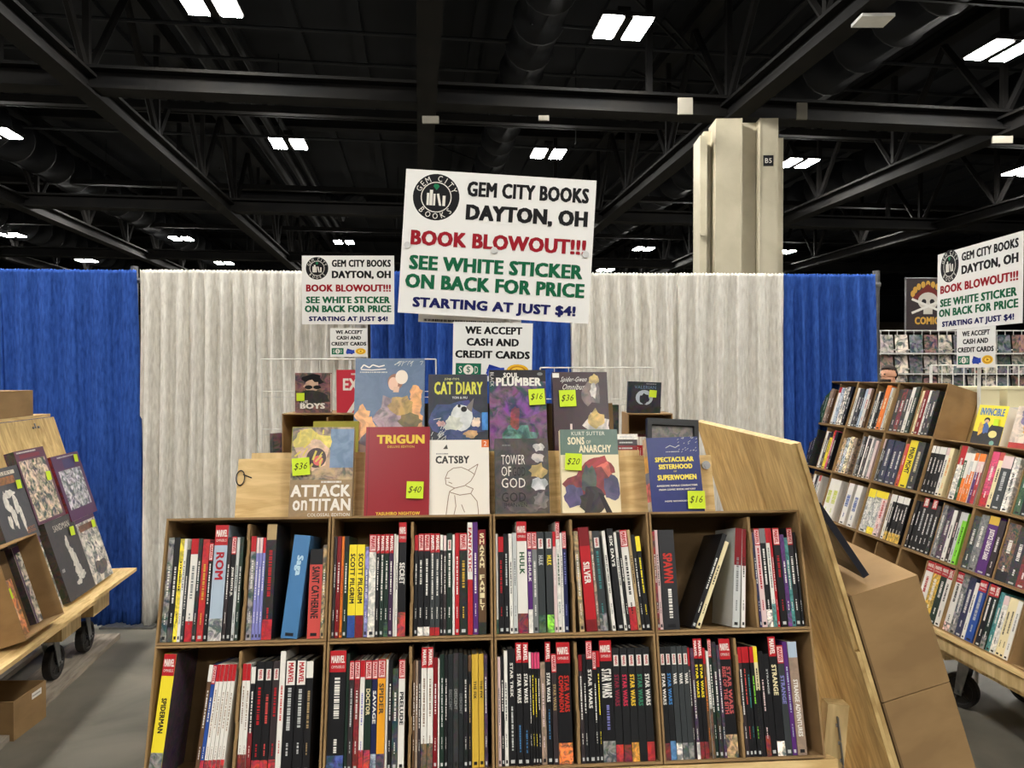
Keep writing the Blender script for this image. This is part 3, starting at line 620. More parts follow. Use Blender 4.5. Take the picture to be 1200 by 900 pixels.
m.path(pts,.0018,5); part('cable_tie', m, BLACKP, FR)
m = MB(); m.tube((1.53,.1995,.79),(1.53,.192,.79),.013,14); m.tube((1.53,.192,.79),(1.53,.189,.79),.007,10); part('bolt', m, METAL, FR)

def cover_book(name, lab, M, w, h, d, base, draw, spine=None, note=None, mot=0, group=None, side=None, pages=True, pages_right=False):
    """book shown face out: x 0..w across, front at y=0, z up; draw prints its front"""
    t = thing(name, lab, 'book', M, group)
    m = MB(); b = .002
    m.box(0,w,0,b,0,h,base,mot); m.box(0,w,d-b,d,0,h,base,mot); m.box(0,b,b,d-b,0,h,spine or base,.5 if spine else mot)
    f = Face(m,(0,0,0),(1,0,0),(0,0,1),(0,-1,0)); draw(f, w, h)
    if side: side(Face(m,(0,d,0),(0,-1,0),(0,0,1),(-1,0,0)), d, h)
    m.build('cover', PRINTL, t)
    m = MB(); m.box(b+.0004,w-.003,b+.0003,d-b-.0003,.003,h-.003); m.build('page_block', PAGES, t)
    if note:
        nx, nz, s, txt, rot = note
        m = MB(); m.box(-s/2,s/2,-.0006,0,-s/2,s/2,'z'); g = Face(m,(-s/2,-.0006,-s/2),(1,0,0),(0,0,1),(0,-1,0))
        if txt: g.text(txt, s*.14,s*.28,s*.86,s*.72,(40,44,30),'h',0,.18)
        o = m.build('price_note', MATTE, t, T((nx,-.0085,nz)) @ Matrix.Rotation(R(rot),4,'Y') @ Matrix.Rotation(R(3),4,'X')); o['label'] = 'lime yellow sticky price note'
    return t
def blob(f, cx, cy, rx, ry, col, seed, mot=.3, n=16, j=.25):
    r = random.Random(seed); pts = []
    for i in range(n):
        a = 2*pi*i/n; k = 1+r.uniform(-j,j); pts.append((cx+rx*k*cos(a), cy+ry*k*sin(a)))
    f.poly(pts, col, mot)
def streaks(f, x0,y0,x1,y1,col,n,seed,wid=.004,ang=1.1):
    r = random.Random(seed)
    for i in range(n):
        x = r.uniform(x0,x1); y = r.uniform(y0,y1); L = r.uniform(.01,.03); a = ang+r.uniform(-.4,.4)
        xa, ya = min(max(x,x0),x1), y; xb, yb = min(max(x+L*cos(a),x0),x1), min(y+L*sin(a),y1)
        f.line([(xa,ya),(xb,yb)], wid*r.uniform(.5,1), col)
# --- lower tier of shown covers, standing on the upper row of boxes
def d_attack(f,w,h):
    f.rect(0,h*.42,w,h,(150,130,100),.7); f.rect(w*.62,h*.55,w,h*.98,(104,130,160),.2); blob(f,w*.3,h*.84,w*.28,h*.13,(214,196,90),2,.3)
    blob(f,w*.34,h*.70,w*.28,h*.16,(216,180,150),3,.35); f.ell(w*.40,h*.66,w*.16,h*.11,(60,40,40)); f.ell(w*.43,h*.63,w*.08,h*.055,(205,90,84))
    streaks(f,w*.02,h*.55,w*.5,h*.97,(206,186,80),16,5,.006); streaks(f,0,h*.3,w*.3,h*.6,(90,84,76),14,6,.005,2.1)
    f.rect(0,0,w,h*.42,(146,122,88),.12)
    f.text('ATTACK',w*.02,h*.235,w*.97,h*.365,'w',bold=.03); f.text('on',w*.06,h*.09,w*.29,h*.20,'w',bold=.03); f.text('TITAN',w*.32,h*.085,w*.98,h*.215,'w',bold=.03)
    f.text('COLOSSAL EDITION',w*.30,h*.025,w*.97,h*.06,'w'); f.dashes(w*.5,h*.385,w*.82,h*.405,'w',3,'h')
def d_trigun(f,w,h):
    f.rect(w*.04,0,w*.05,h,(96,12,22)); f.text('TRIGUN',w*.17,h*.81,w*.92,h*.91,(224,190,60),bold=.05); f.text('DELUXE EDITION',w*.34,h*.765,w*.76,h*.79,(224,190,60))
    f.text('YASUHIRO NIGHTOW',w*.18,h*.03,w*.86,h*.065,(224,190,60),bold=.03)
def d_catsby(f,w,h):
    f.rect(w*.88,h*.90,w,h,(214,110,50)); f.text('2',w*.915,h*.92,w*.965,h*.98,'w'); f.text('CATSBY',w*.13,h*.69,w*.68,h*.79,(50,48,46),bold=.04); f.poly([(w*.25,h*.88),(w*.33,h*.88),(w*.31,h*.94)],(70,66,60)); f.dashes(w*.14,h*.81,w*.34,h*.825,'G',8,'h')
    c = (140,120,104); L = lambda p, k=.0022: f.line([(x*w,y*h) for x, y in p], k, c)
    L([(.30,.42),(.29,.50),(.33,.58),(.42,.63),(.55,.64),(.66,.60),(.82,.68),(.76,.54),(.70,.46),(.60,.40),(.44,.37),(.30,.42)]); L([(.66,.60),(.74,.56),(.76,.54)])
    L([(.30,.50),(.36,.50)]); L([(.34,.45),(.40,.43)]); L([(.44,.37),(.36,.33),(.34,.26),(.32,.14),(.30,0.01)]); L([(.62,.40),(.74,.36),(.70,.30),(.52,.28),(.36,.32)]); L([(.70,.30),(.80,.20),(.82,.08),(.82,.0)]); L([(.44,.28),(.46,.14),(.42,.0)]); L([(.55,.16),(.60,.06)])
def d_tower(f,w,h):
    f.rect(0,0,w,h,(70,66,66),.35)
    for i,(s,y) in enumerate((('TOWER',.66),('OF',.51),('GOD',.36))): f.text(s,w*.12,h*y,w*(.56 if i!=1 else .30),h*(y+.125),'w',bold=.02)
    f.text('GOD',w*.33,h*.51,w*.56,h*.625,(30,28,30)); f.text('GOD',w*.12,h*.36-.002-h*.17,w*.56,h*.30,(36,34,36))
    for i,(x,y,rx,ry,c) in enumerate(((.82,.88,.10,.05,(206,204,200)),(.80,.74,.12,.06,(180,176,172)),(.80,.58,.15,.09,(196,170,110)),(.80,.40,.15,.09,(196,200,206)),(.84,.2,.13,.1,(120,116,116)),(.5,.1,.3,.06,(96,90,88)))): blob(f,w*x,h*y,w*rx,h*ry,c,i+20,.4)
    f.text('JHANVEN',w*.16,h*.10,w*.58,h*.17,(40,38,40)); f.dashes(w*.14,h*.9,w*.3,h*.92,'G',2,'h')
def d_sons(f,w,h):
    f.rect(0,0,w,h,(226,214,180)); f.rect(0,h*.70,w,h,(96,118,108),.08); f.text('KURT SUTTER',w*.20,h*.93,w*.78,h*.975,(222,220,206),bold=.02)
    f.text('SONS',w*.13,h*.82,w*.42,h*.91,(226,216,186),bold=.03); f.text('OF',w*.45,h*.83,w*.53,h*.87,(226,216,186)); f.text('ANARCHY',w*.32,h*.725,w*.88,h*.815,(226,216,186),bold=.03)
    for i,(x,y,rx,ry,c) in enumerate(((.66,.55,.25,.14,(150,50,52)),(.74,.5,.14,.12,(200,100,86)),(.5,.36,.42,.18,(122,52,56)),(.2,.22,.16,.12,(84,78,120)),(.85,.30,.14,.14,(80,78,110)),(.48,.38,.12,.18,(72,84,80)),(.5,.16,.2,.15,(48,42,46)))): blob(f,w*x,h*y,w*rx,h*ry,c,i+30,.35)
    f.poly([(w*.36,0),(w*.46,h*.02),(w*.56,h*.24),(w*.48,h*.28)],(56,50,54)); f.poly([(w*.62,h*.26),(w*.7,h*.24),(w*.86,h*.01),(w*.76,0)],(44,40,44))
def d_spec(f,w,h):
    f.rect(0,0,w,h,(34,46,112),.06); f.line([(w*.36,h*.86),(w*.45,h*.89),(w*.55,h*.86),(w*.62,h*.89)],.002,'l'); f.dashes(w*.36,h*.80,w*.62,h*.812,'l',3,'h'); r = random.Random(5)
    for i in range(26): x=r.uniform(.6,.97)*w; y=r.uniform(.78,.99)*h; f.line([(x,y),(x+.004,y+.003)],.0012,'l')
    Y=(236,216,90)
    f.text('SPECTACULAR',w*.13,h*.67,w*.88,h*.735,Y,bold=.045); f.text('SISTERHOOD',w*.19,h*.575,w*.84,h*.64,Y,bold=.045); f.text('OF',w*.47,h*.535,w*.53,h*.555,Y); f.text('SUPERWOMEN',w*.15,h*.43,w*.9,h*.50,Y,bold=.045)
    f.text('AWESOME FEMALE CHARACTERS',w*.12,h*.345,w*.90,h*.368,'w',bold=.03); f.text('FROM COMIC BOOK HISTORY',w*.16,h*.295,w*.86,h*.318,'w',bold=.03); f.text('HOPE NICHOLSON',w*.25,h*.145,w*.72,h*.165,'w',bold=.03)
def s_spec(f,w,h):
    for i,(c,a,b) in enumerate((((200,170,140),.76,1),((214,160,70),.54,.76),((88,110,150),.40,.54),((216,110,120),.16,.40),((200,196,190),0,.16))): f.rect(0,h*a,w,h*b,c,.45)
G1 = 'books shown face out on the front display'
tt = BH*2+.0015
def lowt(x, dy=0, rz=0): return FR @ T((x, .150+dy, tt)) @ Matrix.Rotation(R(rz),4,'Y')
cover_book('cover_book','tan comic with pale capital title and a yellow-haired blot above it, leftmost in lower tier',lowt(.283),.178,.267,.030,(146,122,88),d_attack,note=(.030,.150,.050,'$36',-5),group=G1)
cover_book('cover_book','dark red deluxe hardback with gold title on the upper boxes',lowt(.496),.187,.267,.036,(142,24,38),d_trigun,note=(.146,.079,.049,'$40',2),group=G1)
cover_book('cover_book','white book with a pencil line drawing and orange corner tab',lowt(.677,.008),.182,.228,.036,(226,222,212),d_catsby,spine=(70,70,66),group=G1)
cover_book('cover_book','dark grey book with white stacked title beside pale figures',lowt(.876),.160,.230,.030,(66,62,62),d_tower,group=G1)
cover_book('cover_book','cream book with green-grey title band and red rider artwork',lowt(1.073),.175,.256,.028,(226,214,180),d_sons,note=(.037,.157,.050,'$20',3),group=G1)
cover_book('cover_book','navy blue book with yellow lettering, at the right end of lower tier',lowt(1.338,-.014,-1.5),.158,.226,.044,(34,46,112),d_spec,note=(.133,.036,.052,'$16',2),spine=(200,150,80),side=s_spec,group=G1)
for i,(x,w,t1,lab) in enumerate(((.262,.12,.925,'olive slipcase edge peeping out left behind the tan comic'),(.318,.14,.948,'taller olive slipcase behind the tan comic and the artbook'))):
    m = MB(); h = t1-.843; m.box(0,w,0,.004,0,h); m.box(0,w,.026,.030,0,h); m.box(0,.004,.004,.026,0,h); m.box(.004,w,.004,.026,h-.004,h); m.box(.004,w,.004,.026,0,.004)
    t = thing('slipcase', lab, 'slipcase', FR @ T((x,.236+i*.032,.8425)), 'olive slipcases'); m.build('case', noisy('olive_board', (138,130,44), (154,146,56), 8) if i == 0 else bpy.data.materials['olive_board'], t)
    m = MB(); m.box(.005,w-.004,.005,.025,.005,h-.005); m.build('page_block', PAGES, t)
# --- upper tier on the ledge
def d_art(f,w,h):
    f.rect(0,0,w,h,(92,112,140),.12); f.rect(0,0,w,h*.30,(150,128,118),.25)
    for i,(x,y,rx,ry) in enumerate(((.12,.40,.10,.10),(.2,.28,.12,.10),(.08,.22,.08,.1),(.88,.62,.10,.09),(.84,.5,.13,.09),(.9,.36,.09,.09))): blob(f,w*x,h*y,w*rx,h*ry,(224,164,110),i+40,.3)
    blob(f,w*.52,h*.36,w*.24,h*.22,(150,130,140),50,.5); blob(f,w*.68,h*.50,w*.17,h*.10,(170,140,84),51,.4); blob(f,w*.8,h*.34,w*.16,h*.08,(110,96,60),52,.4,j=.15); blob(f,w*.4,h*.12,w*.28,h*.13,(84,78,92),53,.5)
    f.ell(w*.58,h*.75,w*.11,h*.085,(150,104,84)); f.ell(w*.55,h*.73,w*.07,h*.07,(224,184,160)); f.ell(w*.67,h*.80,w*.09,h*.075,(226,212,196)); f.poly([(w*.55,h*.64),(w*.63,h*.64),(w*.64,h*.70),(w*.56,h*.70)],(214,176,152))
    f.line([(w*.08,h*.89),(w*.12,h*.93),(w*.2,h*.90),(w*.25,h*.93),(w*.34,h*.91),(w*.42,h*.925)],.004,'w'); f.line([(w*.08,h*.88),(w*.24,h*.875),(w*.44,h*.885)],.003,'w'); f.dashes(w*.07,h*.845,w*.46,h*.858,'l',3,'h'); streaks(f,w*.55,h*.9,w*.98,h*.97,'l',14,9,.0025,.9)
def d_cat(f,w,h):
    f.rect(0,0,w,h,(44,48,58),.15); blob(f,w*.5,h*.4,w*.42,h*.26,(48,66,116),60,.4); f.text("JUNJI ITO'S",w*.27,h*.92,w*.52,h*.955,(220,220,160)); f.text('CAT DIARY',w*.10,h*.745,w*.92,h*.905,(206,204,80),bold=.03); f.text('YON & MU',w*.40,h*.69,w*.66,h*.72,'l',bold=.03)
    blob(f,w*.56,h*.46,w*.19,h*.16,(206,210,210),61,.15,j=.12); blob(f,w*.42,h*.38,w*.14,h*.09,(196,200,190),62,.2); f.ell(w*.60,h*.56,w*.05,h*.035,'k'); f.ell(w*.52,h*.60,w*.025,h*.02,'k'); f.poly([(w*.63,h*.58),(w*.77,h*.70),(w*.73,h*.52)],(120,112,110))
    blob(f,w*.80,h*.40,w*.08,h*.06,(214,196,180),63); blob(f,w*.22,h*.38,w*.07,h*.035,(204,160,160),64); blob(f,w*.72,h*.25,w*.12,h*.05,(186,150,110),65,.4); blob(f,w*.6,h*.12,w*.08,h*.04,(70,110,190),66)
    f.rect(w*.90,h*.30,w,h*.52,(60,130,200),.3); streaks(f,w*.02,h*.05,w*.3,h*.45,'l',22,10,.0022,1.0)
def d_soul(f,w,h):
    f.rect(0,0,w,h,(86,50,96),.95); blob(f,w*.55,h*.55,w*.3,h*.16,(90,50,120),70,.8); blob(f,w*.5,h*.2,w*.36,h*.12,(70,130,120),71,.85); blob(f,w*.45,h*.42,w*.08,h*.14,(150,50,60),72,.6)
    f.rect(0,h*.86,w,h,(28,24,30)); f.text('SOUL',w*.25,h*.905,w*.52,h*.965,'w',bold=.03); f.text('PLUMBER',w*.12,h*.805,w*.92,h*.905,'w',bold=.045); f.text('BLACK',w*.02,h*.80,w*.08,h*.97,'w','d'); f.ell(w*.90,h*.95,w*.05,h*.02,'G')
def d_gwen(f,w,h):
    f.rect(0,0,w,h,(52,28,38),.1); f.text('Spider-Gwen',w*.15,h*.86,w*.62,h*.94,'w','h',0,.1); f.text('Omnibus',w*.18,h*.78,w*.58,h*.85,'w','h',0,.1); f.rect(0,h*.93,w*.12,h*.985,'w')
    for i,(x,y,rx,ry,c) in enumerate(((.70,.74,.16,.15,(110,96,96)),(.76,.90,.09,.07,(204,178,110)),(.74,.76,.06,.09,(200,196,190)),(.76,.34,.22,.16,(196,190,186)),(.76,.42,.14,.11,(196,168,100)),(.74,.14,.22,.12,(206,204,204)),(.6,.06,.3,.06,(64,60,66)))): blob(f,w*x,h*y,w*rx,h*ry,c,i+80,.45)
    f.line([(w*.30,h*.02),(w*.31,h*.36)],.007,(214,196,190))
def upt(x, dy=0): return FR @ T((x, .292+dy, .8425))
cover_book('cover_book','large sky-blue artbook with orange clouds and a capped figure',upt(.440,-.012),.220,.312,.030,(92,112,140),d_art,group=G1)
cover_book('cover_book','dark blue comic with yellow-green title and pale ghostly cat shape',upt(.672),.190,.262,.034,(44,48,58),d_cat,group=G1)
cover_book('cover_book','dark purple swirling comic with heavy white title',upt(.868),.184,.277,.034,(52,36,60),d_soul,note=(.153,.185,.052,'$16',-3),group=G1)
cover_book('cover_book','maroon-black omnibus with white script title and pale figures',upt(1.075),.180,.270,.040,(52,28,38),d_gwen,note=(.046,.180,.054,'$36',-2),group=G1)
# odds and ends on the ledge
for i in range(3):
    t = thing('flat_book', ('maroon book lying at the bottom of the small flat pile right of the maroon omnibus','dark book in the middle of the small flat pile','white book on top of the small flat pile')[i], 'book', FR @ T((1.262+.002*i,.235,.8425+i*.018)), 'small pile lying flat on the ledge')
    m = MB(); c = ('R','d','w')[i]; m.box(0,.065,0,.002,0,.017,c,.2); m.box(0,.065,.002,.10,0,.002,c); m.box(0,.065,.002,.10,.015,.017,c); f = Face(m,(0,0,0),(1,0,0),(0,0,1),(0,-1,0)); f.dashes(.008,.006,.05,.010,'l',i,'h'); m.build('cover', PRINT, t)
    m = MB(); m.box(.001,.064,.0022,.098,.0022,.0148); m.build('page_block', PAGES, t)
t = thing('display_case', 'flat black-edged open case standing behind the navy book', 'case', FR @ T((1.36,.235,.823)) @ Matrix.Rotation(R(3),4,'Y'))
m = MB(); m.box(0,.165,.02,.024,0,.125); m.box(0,.165,0,.02,.105,.125); m.box(0,.014,0,.02,0,.105); m.box(.151,.165,0,.02,0,.105); m.box(.014,.151,0,.02,0,.014); m.build('case_frame', BLACKP, t)
m = MB(); m.box(.015,.150,.012,.019,.015,.104,(96,90,84),.5); m.build('insert_card', PRINT, t)
# boxes leaning on the side board, ends towards the viewer
for (zr, names) in ((.447,('upper cardboard box on the right of the cart with its closed end showing','far upper cardboard box on the right of the cart')),(.140,('lower cardboard box under the upper one on the right of the cart','far lower cardboard box on the right of the cart'))):
    for i, nm in enumerate(names):
        comic_box(SF @ T((.002+i*.434, -.197, zr)), nm, h=.305, d=.193, group='boxes on the cart side board')
t = [o for o in COL.objects if o.get('label','').startswith('lower cardboard box under')][0]
m = MB(); m.box(-.001,-.0004,.02,.045,.035,.095,'w'); f = Face(m,(-.001,.02,.035),(0,1,0),(0,0,1),(-1,0,0)); f = Face(m,(-.001,.045,.035),(0,-1,0),(0,0,1),(-1,0,0)); f.text('45',.006,.035,.019,.05,'k','h')
def noprint(f,w,h): f.rect(w*.1,h*.2,w*.9,h*.8,(70,72,84),.5); f.dashes(w*.15,h*.86,w*.8,h*.9,'G',2,'h')
M = Matrix.Translation((0,0,0))
p0 = Vector((.985, 2.04, 1.166))
BK = frame((-.018,1,0), .60, p0)
def backprint(f, w, h): f.rect(w*.12,h*.15,w*.88,h*.62,(58,60,74),.6); f.dashes(w*.15,h*.72,w*.7,h*.76,'G',6,'h')
t = thing('leaning_book', 'dark book leaning against the side board on top of the upper cardboard box', 'book', BK)
m = MB(); m.box(0,.172,0,.002,0,.242,(26,28,38),.1); m.box(0,.172,.016,.018,0,.242,(26,28,38),.1); m.box(0,.002,.002,.016,0,.242,(26,28,38)); backprint(Face(m,(.172,.018,0),(-1,0,0),(0,0,1),(0,1,0)),.172,.242); m.build('cover', PRINT, t)
m = MB(); m.box(.0024,.170,.0022,.0158,.002,.240); m.build('page_block', PAGES, t)

# ------------------------------------------------------------------ table with the back-to-back stock behind the display
tb = thing('stock_table', 'plywood table behind the front display holding boxes and wire grids', 'table', T((0,3.7,0)))
m = MB(); m.box(-1.16,.85,3.40,3.85,1.195,1.215); part('tabletop', m, PLYH, parent=tb)
for x in (-1.1,.80):
    for y in (3.45,3.8): m = MB(); m.box(x-.025,x+.025,y-.025,y+.025,0,1.195); part('leg', m, PINE, parent=tb)
def upright(x0, y0, z, rz=0): return T((x0,y0,z)) @ Matrix.Rotation(rz,4,'Z')
comic_box(upright(-1.087,3.50,1.2155), 'cardboard box behind the tan comic with dark inside, under a small dark comic', h=.318, d=.34)
comic_box(upright(.545,3.50,1.2155), 'small cardboard box of red paperbacks under the moonlit black book', w=.215, h=.318, d=.20, divider=False)
PL = lambda n: f'{n} in the small back box under the moonlit book'
fill(upright(.545,3.50,1.2155), .008,.207,.0062,[(11,200,'r',D(top='w')) for _ in range(9)]+[(9,210,'c',D()),(16,206,'t',D(mot=.6)),(17,212,'q',D(mot=.7)),(20,216,'c',D(mot=.7)),(10,205,'O',D())],PL,'books in the small back box','stock_book',.001)
def d_boys(f,w,h):
    f.rect(0,0,w,h,(110,74,78),.7); blob(f,w*.5,h*.83,w*.28,h*.14,'k',90,0); blob(f,w*.48,h*.66,w*.22,h*.14,(190,160,140),91,.2); f.ell(w*.38,h*.64,w*.11,h*.05,'k'); f.ell(w*.62,h*.64,w*.11,h*.05,'k'); blob(f,w*.5,h*.36,w*.44,h*.18,(40,38,40),92,.3)
    f.text('THE',w*.14,h*.24,w*.36,h*.31,'w',bold=.03); f.text('BOYS',w*.14,h*.10,w*.84,h*.24,'w',bold=.045)
cover_book('stock_cover','dark comic of a man in sunglasses standing on the left back box',upright(-1.036,3.545,1.534),.170,.190,.03,(90,60,62),d_boys,note=(.028,.075,.038,None,0))
def d_ext(f,w,h):
    f.rect(0,0,w,h,(186,50,66)); f.poly([(w*.35,0),(w*.52,0),(w,h*.5),(w,h*.68)],'w'); f.poly([(w*.6,0),(w,0),(w,h*.5)],(50,44,46),.4); f.text('EXT',w*.22,h*.52,w*1.0,h*.80,'w',bold=.04); f.dashes(w*.5,h*.88,w*.95,h*.92,'w',2,'h')
cover_book('stock_cover','red comic with white capitals half hidden behind the sky-blue artbook',upright(-.838,3.545,1.534),.14,.205,.02,(186,50,66),d_ext)
def d_val(f,w,h):
    f.rect(0,0,w,h,(34,38,50),.4); f.ell(w*.50,h*.50,w*.26,h*.24,(180,192,204)); blob(f,w*.48,h*.45,w*.16,h*.16,(30,34,40),95,.4); blob(f,w*.5,h*.14,w*.48,h*.13,(26,26,30),96,.5); f.text('VALERIAN',w*.20,h*.78,w*.84,h*.88,(110,140,170),bold=.02); f.dashes(w*.55,h*.93,w*.85,h*.95,'l',2,'h')
cover_book('stock_cover','black book with a pale moon disc on top of the small back box',upright(.550,3.545,1.534,-.02) @ Matrix.Rotation(R(2),4,'Y'),.158,.150,.03,(26,28,36),d_val,note=(.118,.095,.034,None,3))
def d_mot(f,w,h): f.rect(0,0,w,h,(70,50,66),.95)
cover_book('stock_cover','dark mottled book standing at the left of the left back box',upright(-1.118,3.46,1.2155,.9),.06,.225,.02,(70,50,66),d_mot,mot=.9)
def d_mot2(f,w,h): f.rect(0,0,w,h,(40,40,44),.8)
cover_book('stock_cover','dark book behind the maroon omnibus beside the small back box',upright(.33,3.44,1.2155),.165,.36,.03,(40,40,44),d_mot2,mot=.6,note=(.10,.19,.05,None,0))
def wire_grid(lab, x0, x1, y, z0, z1, step=.076):
    t = thing('wire_grid_panel', lab, 'wire grid')
    m = MB()
    for a, b in (((x0,y,z0),(x0,y,z1)),((x1,y,z0),(x1,y,z1)),((x0,y,z1),(x1,y,z1)),((x0,y,z0),(x1,y,z0))): m.tube(a,b,.004,6)
    m.build('frame', WIRE, t)
    m = MB(); n = round((x1-x0)/step)
    for i in range(1,n): x = x0+(x1-x0)*i/n; m.tube((x,y,z0),(x,y,z1),.0022,5)
    nz = round((z1-z0)/(step*2.6))
    for i in range(1,nz): z = z0+(z1-z0)*i/nz; m.tube((x0,y,z),(x1,y,z),.0022,5); m.tube((x0,y+.004,z+.03),(x1,y+.004,z+.03),.0022,5)
    m.build('wire_mesh', WIRE, t); return t
wire_grid('white wire grid panel left of the big sign behind the left back box', -1.315, -.40, 3.9, .002, 1.797)
wire_grid('white wire grid panel right of the big sign behind the small back box', .148, .745, 3.9, .002, 1.752)

# ------------------------------------------------------------------ right rack
rc = thing('book_rack', 'leaning plywood rack on casters along the right side, packed with boxes of books', 'rack', RR)
RH = frame((sin(.1127), -cos(.1127), 0), 0, (1.8854, 5.3020, .4780))
def rpart(name, mb, mat, M): return mb.build(name, mat, rc, rc.matrix_world.inverted() @ M)
m = MB(); m.box(-.02,2.62,.202,.220,-.018,1.17); rpart('back_board', m, PLYD, RR)
m = MB(); m.box(-.05,2.66,-.035,.201,-.022,-.002); rpart('ledge', m, PLYH, RR)
m = MB(); m.box(-.05,2.66,.0,.85,-.108,-.084); rpart('deck', m, PLYD, RH)
m = MB(); m.box(-.05,2.66,-.02,.01,-.083,-.024); rpart('ledge_batten', m, PINE, RH)
for x in (.25,1.56,2.45):
    m = MB(); m.box(x-.12,x+.12,.06,.80,-.17,-.109); rpart('block', m, PINE, RH)
    for y in (.28,.66):
        p = RH @ Vector((x,y,-.17)); caster(rc, (p.x,p.y,p.z), .6)
RB = 4; RHH = .3114
def c_(s): return s
